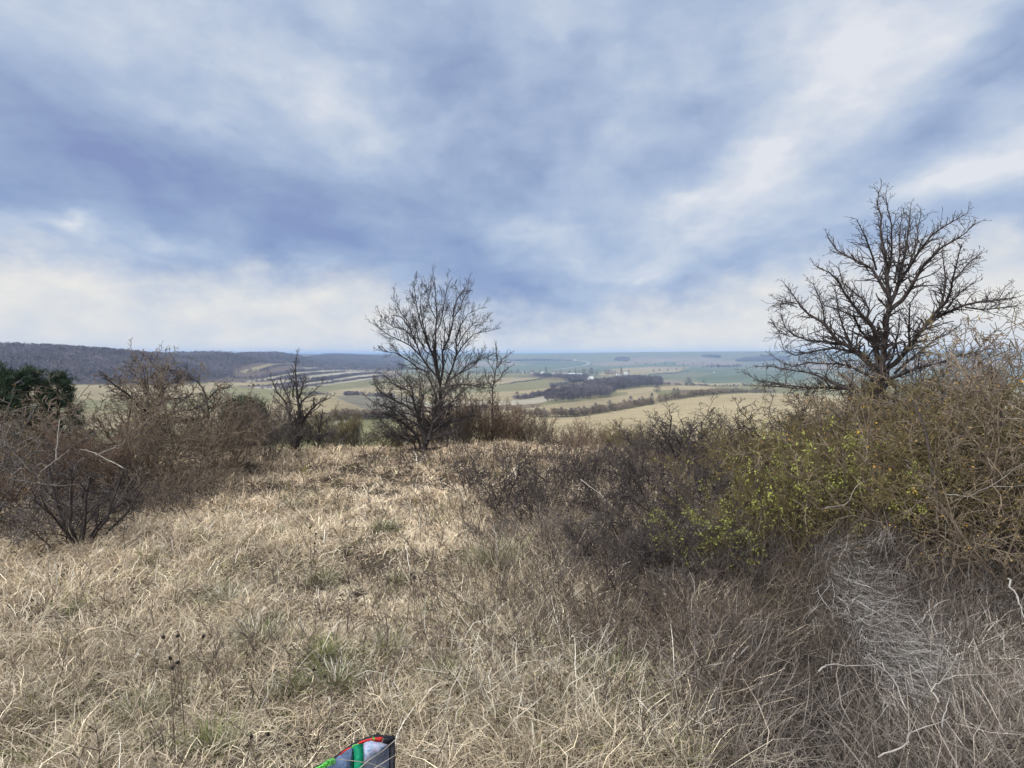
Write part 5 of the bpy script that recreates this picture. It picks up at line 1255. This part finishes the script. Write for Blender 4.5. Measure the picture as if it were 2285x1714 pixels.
for x, y in ((-2, -1.5), (2, -1.5), (-2, 1.2), (2, 1.2)):
    a = np.linspace(0, 2 * np.pi, 13)[:-1]; V = np.concatenate([np.stack([x + .8 * np.cos(a), a * 0 + y, .8 + .8 * np.sin(a)], -1), np.stack([x + .8 * np.cos(a), a * 0 + y + .35, .8 + .8 * np.sin(a)], -1)])
    k = np.arange(12); link('wheel', mesh('wheel', V, [np.stack([k, (k + 1) % 12, (k + 1) % 12 + 12, k + 12], -1), [list(range(12))], [list(range(12, 24))]], tyre), van)

# ------------------------------------------------------------------ the bag
fab = {k: material('bag_' + k, c, rough=.6, noise=[(22, .7, 1.2), (400, .85, 1.1)], bump=1.0) for k, c in {'blue': (.13, .18, .30), 'green': (.0, .22, .11), 'darkgreen': (.0, .055, .035), 'red': (.55, .03, .025), 'black': (.012, .012, .016), 'charcoal': (.045, .05, .075), 'lime': (.13, .50, .09)}.items()}
pm = bpy.data.materials.new('bag_picture'); pm.use_nodes = True; t = pm.node_tree; b = t.nodes['Principled BSDF']; b.inputs['Roughness'].default_value = .45
g = t.nodes.new('ShaderNodeTexCoord'); nn = t.nodes.new('ShaderNodeTexNoise'); nn.inputs['Scale'].default_value = 22; nn.inputs['Distortion'].default_value = 2.5; nn.inputs['Detail'].default_value = 2; t.links.new(g.outputs['Object'], nn.inputs['Vector'])
rp = t.nodes.new('ShaderNodeValToRGB'); t.links.new(nn.outputs[0], rp.inputs[0]); rp.color_ramp.elements[0].position = .33; rp.color_ramp.elements[0].color = (.22, .30, .55, 1); rp.color_ramp.elements[1].position = .62; rp.color_ramp.elements[1].color = (.62, .62, .80, 1)
e = rp.color_ramp.elements.new(.42); e.color = (.42, .55, .68, 1); e = rp.color_ramp.elements.new(.52); e.color = (.55, .48, .68, 1); t.links.new(rp.outputs[0], b.inputs['Base Color'])
DB = 2.12
def cBag(x, y): return (700 + x * .0995, 1600 + y * .0995)
bb = np.array(gp(810, DB)); bag = empty('bag', bb, 'colourful blue, green and black fabric bag standing in the grass at the bottom edge', 'bag')
def panel(name, pts, mat, off=0.0, thick=.004):
    """flat cloth panel cut to shape, with real thickness; off = distance it stands in front of the bag body"""
    P = np.array([at(*cBag(x, y), DB - off + (0 if y < 1500 else 0)) for x, y in pts]) - bb; n = len(P)
    nrm = np.array([0, 1, 0.0]); B2 = P + nrm * thick
    V = np.vstack([P, B2]); k = np.arange(n)
    return link(name, mesh('bag_' + name, V, [[list(range(n))], [list(range(2 * n - 1, n - 1, -1))], np.stack([k, k + n, (k + 1) % n + n, (k + 1) % n], -1)], mat), bag)
LOWY = 3900
panel('body', [(-800, LOWY), (-700, 1700), (40, 1180), (340, 1035), (560, 870), (880, 655), (1100, 560), (1350, 470), (1540, 490), (1800, 515), (1820, LOWY)], fab['black'], 0, .022)
panel('side_panel', [(1690, 720), (1800, 560), (1815, LOWY), (1690, LOWY)], fab['black'], .012)
panel('blue_panel', [(-700, LOWY), (-600, 1750), (270, 1146), (480, 960), (600, 850), (760, 740), (870, 700), (860, 800), (830, 1000), (800, 1200), (700, LOWY)], fab['blue'], .006)
panel('green_panel', [(885, 690), (980, 640), (1098, 600), (1112, 800), (1112, 1200), (1112, LOWY), (900, LOWY), (900, 1200), (905, 900)], fab['green'], .010)
panel('green_gusset', [(872, 830), (900, 900), (905, 1100), (898, LOWY), (705, LOWY), (805, 1200), (838, 1000)], fab['darkgreen'], .007)
panel('picture', [(1112, 610), (1200, 560), (1290, 535), (1400, 560), (1560, 590), (1680, 605), (1620, 670), (1400, 850), (1250, 980), (1125, 1090)], pm, .008)
panel('dark_panel', [(1116, 1115), (1260, 990), (1410, 862), (1690, 650), (1690, 900), (1690, LOWY), (1116, LOWY)], fab['charcoal'], .014)
panel('red_trim', [(960, 615), (1040, 560), (1200, 505), (1380, 470), (1540, 462), (1545, 575), (1400, 560), (1290, 530), (1180, 560), (1100, 600), (1000, 605)], fab['red'], .016)
panel('red_edge', [(560, 868), (700, 740), (800, 700), (850, 690), (740, 750), (600, 860)], fab['red'], .018)
panel('black_trim', [(1550, 480), (1800, 512), (1690, 625), (1545, 585)], fab['black'], .018)
# lime lace, crocheted loops along the left shoulder
ls = []; RR = random.Random(3)
for i in range(60):
    t = i / 60; x = -250 + 700 * t; y = 1330 - 370 * t + RR.uniform(-45, 45) * (1 - t * .6) + 20; c = at(*cBag(x, y), DB - .02 + RR.uniform(-.01, .01)) - bb
    a0 = RR.uniform(0, 6.28); r = RR.uniform(.004, .009); tl = RR.uniform(-.6, .6)
    ls.append(([tuple(c + np.array([r * math.cos(a0 + k * 1.05), r * math.sin(tl) * math.sin(a0 + k * 1.05), r * math.sin(a0 + k * 1.05)])) for k in range(7)], .0012, .0012))
V, Fq = tubes(ls, 4); link('lace', mesh('bag_lace', V, [Fq], fab['lime']), bag)
ls = [([tuple(at(*cBag(x, y), DB - .03) - bb) for x, y in p], .0016, .0014) for p in ([(860, 690), (885, 640), (960, 620), (1010, 600)], [(1330, 440), (1345, 480), (1350, 520)], [(1320, 490), (1350, 470), (1375, 500)])]
V, Fq = tubes(ls, 4); link('cord', mesh('bag_cord', V, [Fq], fab['lime']), bag)
ls = []
for p, r in (([(980, 1200), (1250, 960), (1550, 760), (1850, 500), (1950, 420)], .0022), ([(1350, 1160), (1600, 1000), (1830, 860)], .002), ([(550, 950), (900, 985), (1250, 1040), (1650, 1160)], .0016), ([(1440, 800), (1500, 640), (1570, 470)], .001)):
    ls.append(([tuple(at(*cBag(x, y), DB - .10 + i * .01)) for i, (x, y) in enumerate(p)], r, r * .6))
for i, l in enumerate(ls):
    V, Fq = tubes([l], 5); o = link('grass_stalk', mesh('stalk', V, [Fq], bark['pale']))
    setp(o, ['longest pale stalk crossing the bag up to its right corner', 'pale stalk crossing the lower right of the bag', 'thin pale stalk lying level across the bag', 'short dark stalk over the picture panel'][i], 'grass stalk', 'stalks in front of the bag')

# ------------------------------------------------------------------ haze
hm = bpy.data.materials.new('haze'); hm.use_nodes = True; t = hm.node_tree; t.nodes.clear()
pv = t.nodes.new('ShaderNodeVolumePrincipled'); pv.inputs['Color'].default_value = (.40, .55, .82, 1); pv.inputs['Density'].default_value = 1.7e-4; pv.inputs['Anisotropy'].default_value = 0.0
mo = t.nodes.new('ShaderNodeOutputMaterial'); t.links.new(pv.outputs[0], mo.inputs['Volume'])
zlo, zhi = float(tz.min()) - 2, float(tz[D_ < 2500].max()) + 14; zhi = max(zhi, float(tz.max()) + 12); s = 46000
V = [(x, y, z) for z in (zlo, zhi) for x, y in ((-s, -s), (s, -s), (s, s), (-s, s))]
o = link('haze', mesh('haze', V, [[(3, 2, 1, 0), (4, 5, 6, 7), (0, 1, 5, 4), (1, 2, 6, 5), (2, 3, 7, 6), (3, 0, 4, 7)]], hm)); setp(o, 'pale blue haze over the valley', 'haze', kind='stuff')
print('tris', sum(len(o.data.polygons) for o in SC.objects if o.type == 'MESH'), 'zlo', zlo, zhi)
